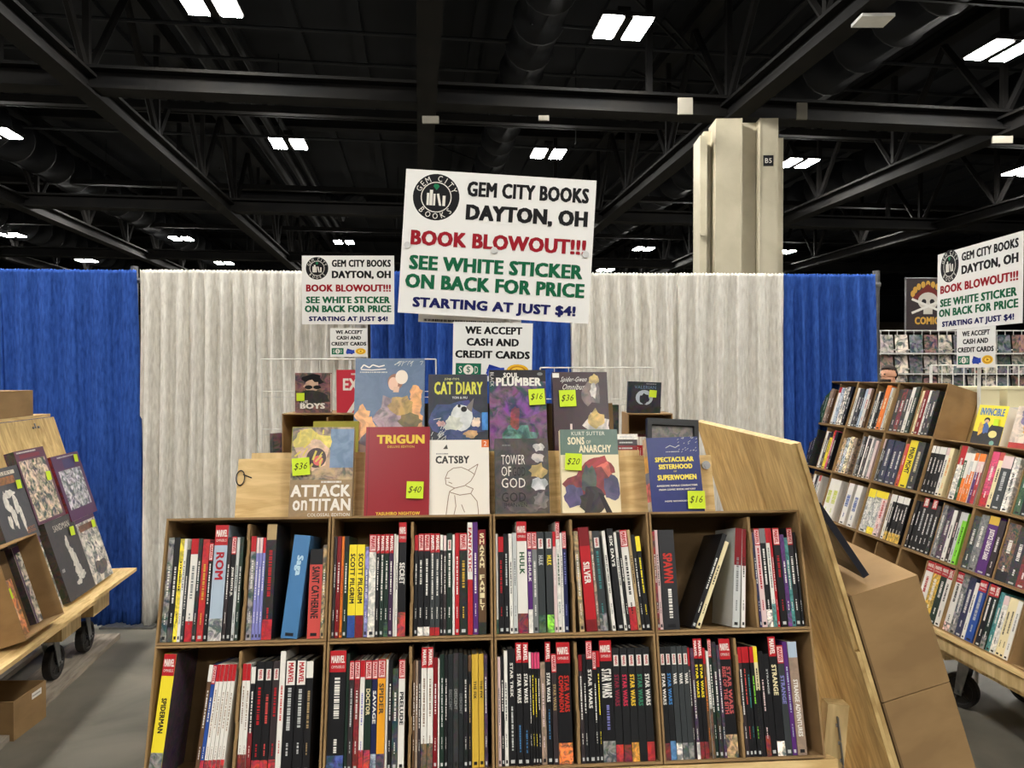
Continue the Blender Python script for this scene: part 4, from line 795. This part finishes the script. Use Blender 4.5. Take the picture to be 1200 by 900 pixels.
RIGHT = {
 (3,0,0): [(22,262,'e',D(mot=.5)),(20,262,'e',D(mot=.6)),(18,256,'e'),(22,250,'a',D(mot=.3)),(18,240,'T')],
 (3,0,1): [(16,262,'w',D(top='r')),(20,258,'s',D(mot=.6)),(18,262,'w',D(mot=.9,tc='k')),(20,266,'w',D(mot=.9,tc='k')),(20,270,'k')],
 (3,1,0): [(13,262,'w',D(tc='k')),(26,258,'g',D(mot=.7)),(14,250,'k'),(14,258,'s'),(18,262,'w',D(top='C',tc='r')),(16,258,'T')],
 (3,1,1): [(14,230,'k',D(mot=.6)),(10,244,'w',D(tc='k')),(12,240,'k'),(18,262,'k'),(26,284,'o',D(tc='c')),(14,270,'l',D(tc='e')),(14,266,'t')],
 (3,2,0): [(24,262,'k',D(mot=.7)),(26,266,'R',D(mot=.8)),(22,262,'g',D(mot=.5)),(18,276,'w',D(tc='k')),(20,280,'E',D(mot=.6))],
 (3,2,1): [(14,258,'c',D(tc='k')),(20,262,'R'),(14,262,'w',D(tc='k')),(18,258,'k',D(mot=.6)),(18,262,'k',D(mot=.6))],
 (2,0,0): [(18,262,'P',D(mot=.7)),(22,250,'P',D(mot=.8)),(18,262,'k',D(mot=.5))],
 (2,0,1): [(14,258,'w',D(tc='k')),(20,250,'d',D(mot=.5)),(18,258,'y',D(top='k',tc='k')),(14,270,'m',D(top='r')),(16,262,'k')],
 (2,1,0): [(24,230,'t',D(mot=.8)),(22,236,'s',D(mot=.9)),(22,244,'c',D(mot=.8)),(20,240,'a',D(mot=.6))],
 (2,1,1): [(14,258,'G',D(mot=.6)),(12,258,'k'),(11,268,'w'),(16,250,'d',D(mot=.5)),(11,258,'w'),(14,250,'G'),(16,244,'C')],
 (2,2,0): [(13,262,'G',D(top='C',toph=.06)),(12,258,'k'),(34,262,'n',D(mot=.6)),(30,262,'n',D(mot=.6)),(26,256,'n',D(mot=.5))],
 (2,2,1): [(14,250,'f',D(tc='w')),(40,276,'y',D(ttl='MIND MGMT',tc='k',ty=(.3,.85))),(36,272,'g',D(mot=.4,tc='c'))],
 (2,3,0): [(16,262,'k',D(top='w')),(16,262,'k',D(top='w')),(16,262,'k',D(top='w')),(16,262,'k',D(top='w')),(16,262,'w',D(top='C',tc='k')),(16,262,'c',D(tc='o'))],
 (2,3,1): [(24,284,'w',D(top='r',mot=.5,toph=.1)),(14,250,'e',D(top='w')),(13,250,'w',D(top='w',bot=('o',.12,.2))),(13,250,'l',D(top='w',bot=('o',.14,.2))),(14,256,'w',D(top='o',bot=('o',.16,.2))),(14,256,'C',D(top='o',bot=('p',.16,.2))),(14,256,'C',D(top='o',bot=('r',.16,.3)))],
 (2,4,0): [(26,276,'m',D(top='m',mot=.4,bot=('r',.06,.4))),(18,276,'c',D(top='f',tc='k')),(36,262,'g',D(top='C',toph=.06,tc='l')),(22,262,'w',D(mot=.5,tc='k'))],
 (2,4,1): [(24,262,'e',D(mot=.5)),(26,262,'k'),(24,262,'w',D(tc='r')),(26,262,'k')],
 (1,0,0): [(26,262,'r',D(mot=.3)),(20,250,'T'),(16,258,'a',D(mot=.6))],
 (1,0,1): [(14,262,'w',D(tc='r')),(14,258,'k'),(14,256,'l',D(tc='e')),(14,262,'w',D(top='f',tc='k'))],
 (1,1,0): [(36,262,'w',D(tc=(190,200,60),dw=(.15,.8))),(36,262,'w',D(tc=(190,200,60),dw=(.15,.8)))],
 (1,1,1): [(32,262,'w',D(tc='b',dw=(.2,.8))),20,(32,262,'w',D(tc='b',dw=(.2,.8))),10],
 (1,2,0): [(40,262,'l',D(top='y',mot=.6,toph=.05)),(38,262,'l',D(top='y',mot=.6,bot=('y',.04,.3))),(30,262,'C',D(top='y',mot=.3,tc='r'))],
 (1,2,1): [(16,262,'w',D(tc='k')),(16,262,'k',D(top='w',bot=('Y',.05,.6))),(16,262,'k',D(top='w',bot=('Y',.05,.6))),(16,262,'k',D(top='w',bot=('Y',.05,.6))),(16,262,'k',D(top='w',bot=('Y',.05,.6))),(15,262,'k',D(top='w',bot=('Y',.05,.6)))],
 (1,3,0): [(16,262,'k'),(16,262,'k'),(26,288,'k',D(top='N',tc='l')),(20,270,'k'),(24,288,'k',D(top='N',tc='l')),(18,262,'k',D(mot=.4))],
 (1,3,1): [(18,276,'G',D(mot=.6)),(26,262,'P',D(mot=.8)),(14,262,'w',D(tc='k')),(14,262,'d',D(tc='C')),(14,262,'l',D(tc='k')),(17,262,'L',D(top='l',tc='k'))],
 (1,4,0): [(26,262,'E',D(mot=.8)),(28,276,'G',D(mot=.4)),(36,280,'p',D(ttl='JUSTICE LEAGUE DARK',tc='w',ty=(.25,.78),top='Y',mot=.1)),(22,270,'d')],
 (1,4,1): [(40,270,'T',D(mot=.95,bot=('k',.05,.2))),(34,262,'k',D(mot=.6)),(30,262,'R',D(mot=.5))],
 (0,3,1): [(34,290,'w',D(top='U',tc='r')),(36,290,'Y',D(top='U',mot=.5)),(30,290,'E',D(top='U')),(22,286,'w',D(top='N',tc='k'))],
 (0,4,0): [(30,290,'w',D(top='U',tc='k',bot=('C',.04,.8))),(26,276,'G',D(mot=.8)),(30,286,'n',D(mot=.3)),(14,270,'w',D(tc='k')),(34,290,'b',D(top='U',tc='l'))],
 (0,4,1): [(26,288,'k',D(top='U')),(22,288,'E',D(top='N',bot=('G',.06,.8))),(22,270,'q',D(mot=.5)),(24,262,'w',D(top='C',mot=.3,tc='k')),(20,262,'c',D(tc='k')),(20,262,'c',D(tc='k')),(20,262,'w',D(tc='G'))],
}
RWN = {3:'top', 2:'second', 1:'third', 0:'bottom'}
for r_ in range(3,-1,-1):
    for c_ in range(3 if r_ == 3 else 6):
        M = RR @ T((c_*BW, 0, r_*RHH+.0004))
        comic_box(M, f'{ORD[c_]} cardboard box from the drapes in the {RWN[r_]} row of the right rack', h=RHH, d=.195, group='boxes on the right rack', divy=.006)
        for h_ in (0,1):
            bk = RIGHT.get((r_,c_,h_))
            if not bk: continue
            a, b = ((.008, BW/2-.0055) if h_ == 0 else (BW/2+.0055, BW-.008))
            pl = lambda n, r_=r_, c_=c_, h_=h_: f'{n} in {("far","near")[h_]} half of {ORD[c_]} box, right rack\'s {RWN[r_]} row'
            fill(M, a, b, .0064, bk, pl, 'books in the right rack boxes', 'comic_paperback', .001, .004, 1.7)
def d_inv(f,w,h):
    f.rect(0,0,w,h,(232,216,60)); f.text('INVINCIBLE',w*.10,h*.74,w*.92,h*.93,(60,110,170),bold=.045); f.poly([(0,0),(w,0),(w,h*.48),(w*.6,h*.52),(w*.42,h*.3),(0,h*.32)],(40,40,44),.2)
    f.ell(w*.40,h*.62,w*.10,h*.07,'k'); f.ell(w*.40,h*.58,w*.08,h*.06,(206,170,136)); blob(f,w*.4,h*.42,w*.14,h*.14,(70,100,160),99,.2); f.ell(w*.70,h*.28,w*.14,h*.09,(226,214,140)); f.ell(w*.74,h*.06,w*.08,h*.06,(120,170,160)); blob(f,w*.24,h*.4,w*.09,h*.16,(220,170,70),98,.2)
cover_book('shelf_display_book','thick yellow comic collection with blue title on the right rack',RR @ T((1.525,.03,3*RHH+.001)) @ Matrix.Rotation(R(1),4,'X'),.195,.205,.07,(232,216,60),d_inv,note=(.150,.118,.034,None,0))
def d_mix(f,w,h):
    f.rect(0,0,w,h,(206,190,176),.3)
    for i in range(9): r = random.Random(i+5); blob(f,w*r.uniform(.2,.8),h*r.uniform(.25,.85),w*.16,h*.10,[(190,130,90),(60,50,50),(200,190,170),(120,110,150),(210,150,60)][i%5],i+110,.5)
    f.rect(0,0,w,h*.14,(170,40,40),.2)
cover_book('shelf_display_book','comic with busy brown and lilac battle art beside the yellow collection',RR @ T((1.775,.03,3*RHH+.001)),.19,.21,.03,(206,190,176),d_mix,note=(.158,.046,.04,None,0))

# ------------------------------------------------------------------ left rack
lc = thing('book_cart', 'plywood cart on casters at the left, its leaning board lined with large hardbacks', 'cart', LR)
LH = frame((-sin(.147), cos(.147), 0), 0, (-2.43, 4.2, .49))
def lpart(name, mb, mat, M, mat2=None): return mb.build(name, mat, lc, lc.matrix_world.inverted() @ M)
m = MB(); m.box(-1.7,.34,.002,.020,-.0,1.015); lpart('leaning_board', m, PLYD, LR)
m = MB(); m.box(-1.7,-.18,-.135,.62,-.022,-.002); lpart('deck_board', m, PLYH, LH)
m = MB(); m.box(-.179,.50,-.115,.62,-.024,-.004); lpart('deck_board', m, PLYH, LH)
m = MB(); m.box(-1.7,.40,.0,.60,-.05,-.0245); lpart('deck_board', m, PLYD, LH)
for x in (-1.3,-.14,.27): m = MB(); m.box(x-.12,x+.12,.01,.58,-.20,-.051); lpart('block', m, PINE, LH)
for x in (-1.3,-.14,.27):
    for y in (.12,.50):
        p = LH @ Vector((x,y,-.20)); caster(lc, (p.x,p.y,p.z), .15 if y < .3 else .9, floor=.034, r=.092)
m = MB(); m.box(-1.5,.30,.30,.75,.972,.990); m.box(-1.5,-1.46,.70,.75,-.002,.972); m.box(.20,.24,.70,.75,-.002,.972); lpart('top_shelf', m, PLYH, LH)
m = MB()
for x in (.05,.11): m.tube((x,.001,.965),(x,-.006,.965),.007,10)
m.box(.075,.086,-.003,.001,.96,.99); lpart('hook_plate', m, METAL, LR)
M = LH @ T((0,0,-.49))
for y0, lab in ((.03,'grey weathered plank on the floor under the near wheels of the left cart'),(.41,'grey weathered plank on the floor under the back wheels of the left cart')):
    m = MB(); m.box(-1.5,.62,y0,y0+.24,0,.032); tag(m.build('floor_plank', noisy('grey_plank', (120,110,98), (158,148,134), 6, (1,6,6), .8) if y0 < .1 else bpy.data.materials['grey_plank'], M=M), lab, 'plank')
CR = (206,200,186)
def art_cover(base, strip, title, tcol, seed, dense=.9):
    def d(f,w,h):
        f.rect(0,0,w,h,base,.08); 
        if strip: f.rect(w*.06,h*.07,w*.94,h*.80,strip,dense)
        r = random.Random(seed)
        for i in range(14 if strip else 0): blob(f,w*r.uniform(.15,.85),h*r.uniform(.14,.72),w*.09,h*.07,r.choice([(36,34,40),(210,206,196),(120,116,120),(60,58,70)]),seed+i,.5)
        if title: f.text(title[0],w*title[1],h*title[3],w*title[2],h*title[4],tcol,bold=.03)
    return d
def d_sand(f,w,h):
    f.rect(0,0,w,h,(62,60,66),.1); f.text('SANDMAN',w*.22,h*.85,w*.80,h*.93,CR,bold=.02)
    for i,(x,y,rx,ry) in enumerate(((.52,.66,.06,.10),(.56,.54,.09,.08),(.60,.42,.10,.10),(.62,.30,.12,.07),(.66,.22,.16,.05),(.5,.16,.10,.03))): blob(f,w*x,h*y,w*rx,h*ry,(206,202,194),i+130,.2)
    f.dashes(w*.06,h*.36,w*.16,h*.40,'l',3,'h')
def d_dark(f,w,h):
    f.rect(0,0,w,h,(70,72,80),.1); f.rect(w*.10,h*.90,w*.86,h*.95,CR); f.text('GALLERY',w*.2,h*.905,w*.76,h*.945,'k'); f.rect(w*.15,h*.78,w*.8,h*.88,(150,96,54),.4)
    for i,(x,y,rx,ry) in enumerate(((.5,.66,.16,.05),(.36,.56,.07,.14),(.60,.50,.07,.14),(.45,.36,.06,.16),(.66,.30,.05,.16),(.3,.3,.05,.1))): blob(f,w*x,h*y,w*rx,h*ry,(216,212,204),i+140,.2)
    f.text('ARTIST',w*.66,h*.13,w*.92,h*.165,(190,120,60)); f.text('EDITION',w*.66,h*.085,w*.92,h*.12,(190,120,60))
def d_xmen(f,w,h):
    f.rect(0,0,w,h,(190,186,176),.95); f.rect(0,h*.92,w,h,(84,50,90)); f.text('X-MEN',w*.10,h*.74,w*.92,h*.88,(220,216,206),bold=.045); f.rect(w*.0,0,w*.05,h,(84,60,90))
def d_purple(f,w,h):
    f.rect(0,0,w,h,(78,42,82)); f.rect(w*.10,h*.16,w*.90,h*.76,(170,174,182),.95); f.rect(w*.34,h*.78,w*.74,h*.92,(50,48,96)); f.dashes(w*.2,h*.95,w*.8,h*.97,'l',5,'h')
def d_mid(f,w,h):
    f.rect(0,0,w,h,(92,52,76)); f.rect(w*.05,h*.04,w*.92,h*.86,(180,168,150),.98); f.rect(w*.12,h*.89,w*.8,h*.94,(120,40,60)); f.dashes(w*.06,h*.96,w*.7,h*.98,'l',5,'h')
def d_far(f,w,h):
    f.rect(0,0,w,h,(186,184,178),.75); f.rect(w*.10,h*.80,w*.9,h*.90,(120,78,60),.3); f.rect(0,h*.94,w,h,(84,50,90)); blob(f,w*.5,h*.45,w*.3,h*.25,(200,198,192),150,.95); blob(f,w*.55,h*.2,w*.3,h*.1,(60,58,60),151,.7)
G3 = 'large hardbacks shown on the left cart'
def lb(lab,x,t,w,h,d,base,dr,note,sp='d',c=None): return cover_book('large_hardback',lab,LR @ T((x,-d-.002,t)),w,h,d,base,dr,spine=sp,note=note,group=G3)
lb('large black and white figure book with pale title, nearest the end at deck level',.045,.002,.262,.388,.045,(150,146,140),d_far,(.205,.33,.045,None,4))
lb('large charcoal book with white crouching figure, middle of the deck row',-.290,.002,.322,.442,.050,(62,60,66),d_sand,(.25,.345,.05,None,4))
lb('large black and white comic hardback partly behind the open box',-.640,.002,.275,.392,.045,(190,186,176),d_xmen,(.205,.27,.05,None,14))
lb('large purple hardback with grey line art, upper row next to the board edge',.0,.392,.352,.385,.055,(78,42,82),d_purple,(.285,.345,.045,None,6),'R')
lb('large hardback crowded with black and white art, top middle of the board',-.345,.446,.318,.402,.050,(92,52,76),d_mid,(.255,.235,.05,None,4))
lb('large dark hardback with white figures and orange label at the left edge',-.665,.396,.318,.385,.045,(70,72,80),d_dark,(.262,.285,.045,None,3))
M = LR @ T((-.955,-.142,.004))
comic_box(M,'taller open cardboard box on the left cart holding an orange comic',w=.382,h=.425,d=.135,divider=False)
def d_or(f,w,h): f.rect(0,0,w,h,(196,120,60),.7); blob(f,w*.5,h*.4,w*.3,h*.2,(206,160,120),160,.5)
cover_book('boxed_comic','orange comic standing face out inside the taller open box',LR @ T((-.940,-.092,.012)),.13,.262,.03,(196,120,60),d_or,note=(.06,.20,.05,None,-6))
def carton(lab, M, w, d, h, flaps=False, closed=False, sticker=False):
    t = thing('carton', lab, 'box', M); k = .005; m = MB()
    m.box(0,w,0,k,0,h); m.box(0,w,d-k,d,0,h); m.box(0,k,k,d-k,0,h); m.box(w-k,w,k,d-k,0,h); m.box(k,w-k,k,d-k,0,k)
    if closed: m.box(k,w-k,k,d-k,h-k,h)
    m.build('carton_body', CARD, t)
    if closed: m = MB(); m.box(0,w,d*.5-.03,d*.5+.03,h+.0002,h+.0008,(190,160,110)); m.build('tape_strip', MATTE, t)
    if flaps:
        m = MB(); m.box(0,.004,0,d,0,.12,M=T((0,0,h)) @ Matrix.Rotation(-.9,4,'Y')); m.build('flap', CARDIN, t)
    if sticker: m = MB(); m.box(w,w+.0006,d*.55,d*.85,h-.05,h-.02,'w'); f = Face(m,(w+.0006,d*.55,h-.05),(0,1,0),(0,0,1),(1,0,0)); f.dashes(.005,.012,d*.27,.018,'G',2,'h'); m.build('sticker', MATTE, t)
    return t
carton('open carton with a white sticker on the floor beside the left cart', T((-2.75,3.44,.001)) @ Matrix.Rotation(.02,4,'Z'), .42,.25,.185, flaps=True, sticker=True)
M = LH @ T((-.35,.315,.991)) @ Matrix.Rotation(pi/2,4,'Z')
carton('closed carton lying on top of the left cart', LH @ T((-.62,.305,.991)), .72,.30,.145, closed=True)

# ------------------------------------------------------------------ the hall beyond the right end of the drapes
def far_grid(lab, x0,x1,y,z0,z1,step,r):
    t = thing('wire_rack', lab, 'wire rack'); m = MB()
    for a, b in (((x0,y,.0),(x0,y,z1)),((x1,y,0),(x1,y,z1))): m.tube(a,b,.012,6)
    m.build('rack_post', WIRE, t); m = MB(); n = int((x1-x0)/step)
    for i in range(1,n): x = x0+(x1-x0)*i/n; m.tube((x,y,z0),(x,y,z1),r,4)
    nz = int((z1-z0)/(step*2.2))
    for i in range(nz+1): z = z0+(z1-z0)*i/nz; m.tube((x0,y,z),(x1,y,z),r*1.3,4)
    m.build('wire_mesh', WIRE, t); return t
far_grid('white wire rack of bagged comics beyond the drapes', 4.85, 8.2, 10.0, .5, 2.3, .11, .006)
far_grid('nearer white wire rack behind the right rack of boxes', 3.95, 5.4, 7.0, .5, 1.80, .10, .005)
BAGM = printmat('bagged_print', .25, .5, 9)
def bagged(i, row, x, z, y, w=.17, h=.24):
    m = MB(); m.box(0,w,0,.004,0,h,[(150,146,142),(70,74,84),(178,172,160),(120,90,84),(90,100,110),(196,190,180)][(i*5+row*3)%6],.9)
    o = m.build('bagged_comic', BAGM, M=T((x,y,z)) @ Matrix.Rotation(-.15,4,'X'))
    tag(o, f'{["pale","dark","cream","rusty","slate","white"][(i*5+row*3)%6]} bagged comic, {ORD[i]} along the {("lowest","middle","upper")[row]} tier of the far wire rack', 'comic', 'bagged comics on the far wire rack')
for row in (0,1,2):
    for i in range(16): bagged(i, row, 4.9+i*.195, 1.46+row*.27, 9.86)
m = MB(); m.box(4.85,8.1,9.80,9.98,1.44,1.455); m.box(4.85,8.1,9.80,9.98,1.71,1.725); m.box(4.85,8.1,9.80,9.98,1.98,1.995); tag(m.build('rack_shelf', WIRE), 'set of narrow shelf trays on the far wire rack', 'shelf')
for i, x in enumerate((4.05,4.42,4.80)):
    t = thing('long_box', f'{ORD[i]} cream comic storage box on the stand behind the right rack', 'box', T((x,6.62,1.42)), 'cream storage boxes'); m = MB(); m.box(0,.30,0,.32,0,.16,(206,196,160)); m.build('box_body', MATTE, t); m = MB(); m.box(-.006,.306,-.006,.326,.161,.185,(214,206,172)); m.build('lid', MATTE, t)
m = MB(); m.box(3.95,5.2,6.55,6.97,1.40,1.419)
for x in (3.98,5.17):
    for y in (6.58,6.94): m.tube((x,y,0),(x,y,1.40),.02,8)
tag(m.build('stand_table', WIRE), 'white stand holding cream storage boxes', 'table')
t = thing('dark_pannier', 'black wire bin of comics at the far right edge', 'bin', T((4.75,6.3,0))); m = MB()
for i in range(12): m.tube((i*.05,0,1.1),(i*.05-.03,0,1.74),.006,4)
for z in (1.1,1.3,1.5,1.74): m.tube((-.03,0,z),(.56,0,z),.006,4)
for x in (0,.55): m.tube((x,0,0),(x,0,1.1),.012,6)
m.build('bin_wire', WIRE, t); m = MB(); m.box(.0,.55,.02,.05,1.1,1.72,(36,34,36),.6); m.build('bin_panel', PRINT, t)
# banner
t = thing('hanging_banner', 'dark banner with a gold-lettered skull emblem beyond the drapes', 'banner', T((5.84,11.0,2.33)))
m = MB(); W, H = .75,.80; m.box(0,W,0,.01,0,H,(52,42,44),.15); f = Face(m,(0,0,0),(1,0,0),(0,0,1),(0,-1,0)); g = (206,160,70)
for i in range(9): a = R(160-i*17.5); f.ell(W*.42+.24*cos(a),H*.62+.22*sin(a),.032,.05,g)
f.poly([(W*.08,H*.62),(W*.42,H*.90),(W*.76,H*.62)],(110,40,36)); f.ell(W*.42,H*.58,.15,.13,(206,200,190)); f.rect(W*.33,H*.34,W*.51,H*.48,(206,200,190)); f.ell(W*.34,H*.57,.035,.04,'k'); f.ell(W*.50,H*.57,.035,.04,'k')
f.line([(W*.1,H*.36),(W*.76,H*.62)],.035,'w'); f.line([(W*.1,H*.62),(W*.76,H*.36)],.035,'w'); f.text('COMICS',W*.16,H*.15,W*.72,H*.29,g,bold=.045)
m.build('banner_cloth', PRINT, t); m = MB(); m.tube((-.02,.02,H),(W+.02,.02,H),.015,8); m.tube((0,.03,-2.33),(0,.03,H),.015,8); m.tube((W,.03,-2.33),(W,.03,H),.015,8); m.build('banner_stand', METAL, t)

# ------------------------------------------------------------------ person behind the right rack
def skin(name, verts, edges, mat, parent, sub=2, M=None):
    me = bpy.data.meshes.new(name); me.from_pydata([v[:3] for v in verts], edges, []); o = bpy.data.objects.new(name, me); COL.objects.link(o)
    me.materials.append(mat); o.parent = parent
    if M is not None: o.matrix_local = M
    md = o.modifiers.new('skin','SKIN'); md.use_smooth_shade = True
    for v, s in zip(me.skin_vertices[0].data, verts): v.radius = (s[3], s[4] if len(s) > 4 else s[3]); v.use_root = False
    me.skin_vertices[0].data[0].use_root = True
    sd = o.modifiers.new('smooth','SUBSURF'); sd.levels = sub; sd.render_levels = sub
    return o
per = thing('person', 'bearded person with short dark hair in a black shirt standing behind the right rack', 'person', T((4.58,9.0,0)) @ Matrix.Rotation(R(180+8),4,'Z'))
V = []; E_ = []
def vert(x,y,z,r,r2=None,to=None):
    V.append((x,y,z,r,r2 or r)); i = len(V)-1
    if to is not None: E_.append((to,i))
    return i
# faces +x in its own frame
pel = vert(0,0,.98,.14,.12); bel = vert(.01,0,1.12,.145,.125,pel); che = vert(0,0,1.32,.165,.13,bel); clav = vert(-.01,0,1.47,.12,.10,che); nek = vert(0,0,1.555,.06,.06,clav)
h1 = vert(.02,0,1.64,.072,.078,nek); h2 = vert(.015,0,1.72,.088,.078,h1); h3 = vert(.0,0,1.79,.072,.065,h2)
jaw = vert(.075,0,1.625,.034,.04,h1); nose = vert(.112,0,1.69,.014,.012,h2); 
for s in (-1,1): vert(0,s*.083,1.69,.018,.01,h2)
for s in (-1,1):
    sh = vert(-.01,s*.19,1.445,.062,.062,clav); el = vert(-.03,s*.245,1.17,.045,.045,sh); wr = vert(.10,s*.225,.95,.030,.028,el); pa = vert(.145,s*.22,.875,.034,.018,wr)
    for k in range(4):
        y = s*(.22+(k-1.5)*.021); L = (.036,.042,.039,.030)[k]
        a = vert(.165,y,.838,.010,.010,pa); b = vert(.168,y,.838-L,.009,.009,a); vert(.150,y,.838-L*1.75,.008,.008,b)
    a = vert(.172,s*.185,.872,.011,.011,pa); vert(.188,s*.172,.835,.010,.010,a)
    hp = vert(0,s*.10,.90,.10,.10,pel); kn = vert(.02,s*.11,.50,.065,.065,hp); an = vert(-.02,s*.12,.09,.042,.042,kn); hl = vert(-.03,s*.12,.045,.04,.04,an); vert(.16,s*.13,.035,.034,.04,hl)
skin('body', V, E_, SKIN, per)
b = skin('shirt', [(0,0,1.00,.165,.145),(.01,0,1.12,.165,.145),(0,0,1.32,.185,.15),(-.01,0,1.475,.135,.115),(-.01,.19,1.45,.078,.078),(-.025,.225,1.28,.068,.068),(-.01,-.19,1.45,.078,.078),(-.025,-.225,1.28,.068,.068)], [(0,1),(1,2),(2,3),(3,4),(4,5),(3,6),(6,7)], SHIRT, per)
skin('trousers', [(0,0,.99,.155,.135),(0,.10,.90,.118,.118),(.02,.11,.50,.082,.082),(-.02,.12,.13,.062,.062),(0,-.10,.90,.118,.118),(.02,-.11,.50,.082,.082),(-.02,-.12,.13,.062,.062)], [(0,1),(1,2),(2,3),(0,4),(4,5),(5,6)], JEANS, per)
def shell(name, mat, keep, s=1.0, c=(.012,0,1.725), r=(.098,.086,.105)):
    bm = bmesh.new(); bmesh.ops.create_icosphere(bm, subdivisions=4, radius=1)
    for v in bm.verts:
        k = 1+.02*sin(v.co.x*31)*sin(v.co.y*27+v.co.z*29); v.co = Vector((c[0]+v.co.x*r[0]*s*k, c[1]+v.co.y*r[1]*s*k, c[2]+v.co.z*r[2]*s*k))
    bmesh.ops.delete(bm, geom=[v for v in bm.verts if not keep(v.co)], context='VERTS')
    me = bpy.data.meshes.new(name); bm.to_mesh(me); bm.free(); me.materials.append(mat); me.polygons.foreach_set('use_smooth', [True]*len(me.polygons))
    o = bpy.data.objects.new(name, me); COL.objects.link(o); o.parent = per
    sd = o.modifiers.new('thick','SOLIDIFY'); sd.thickness = .012
    return o
shell('hair', HAIR, lambda p: p.z > 1.765 - (.05 if p.x < -.02 else 0) - (.09 if p.x < -.05 else 0) and not (p.x > .06 and p.z < 1.775), 1.03)
shell('beard', HAIR, lambda p: p.x > .03 and p.z < 1.665, 1.0, (.034,0,1.645), (.088,.078,.082))
for s in (-1,1): m = MB(); m.lathe([(0.0005,-.009),(.007,-.006),(.009,0),(.007,.006),(.0005,.009)],'z',T((.092,s*.034,1.715)),10); m.build('eye', BLACKP, per)
shoe = []
for s in (-1,1):
    m = MB(); m.box(-.08,.20,s*.13-.05,s*.13+.05,.0,.025); m.box(-.075,.185,s*.13-.045,s*.13+.045,.025,.075); m.build('shoe', BLACKP, per)
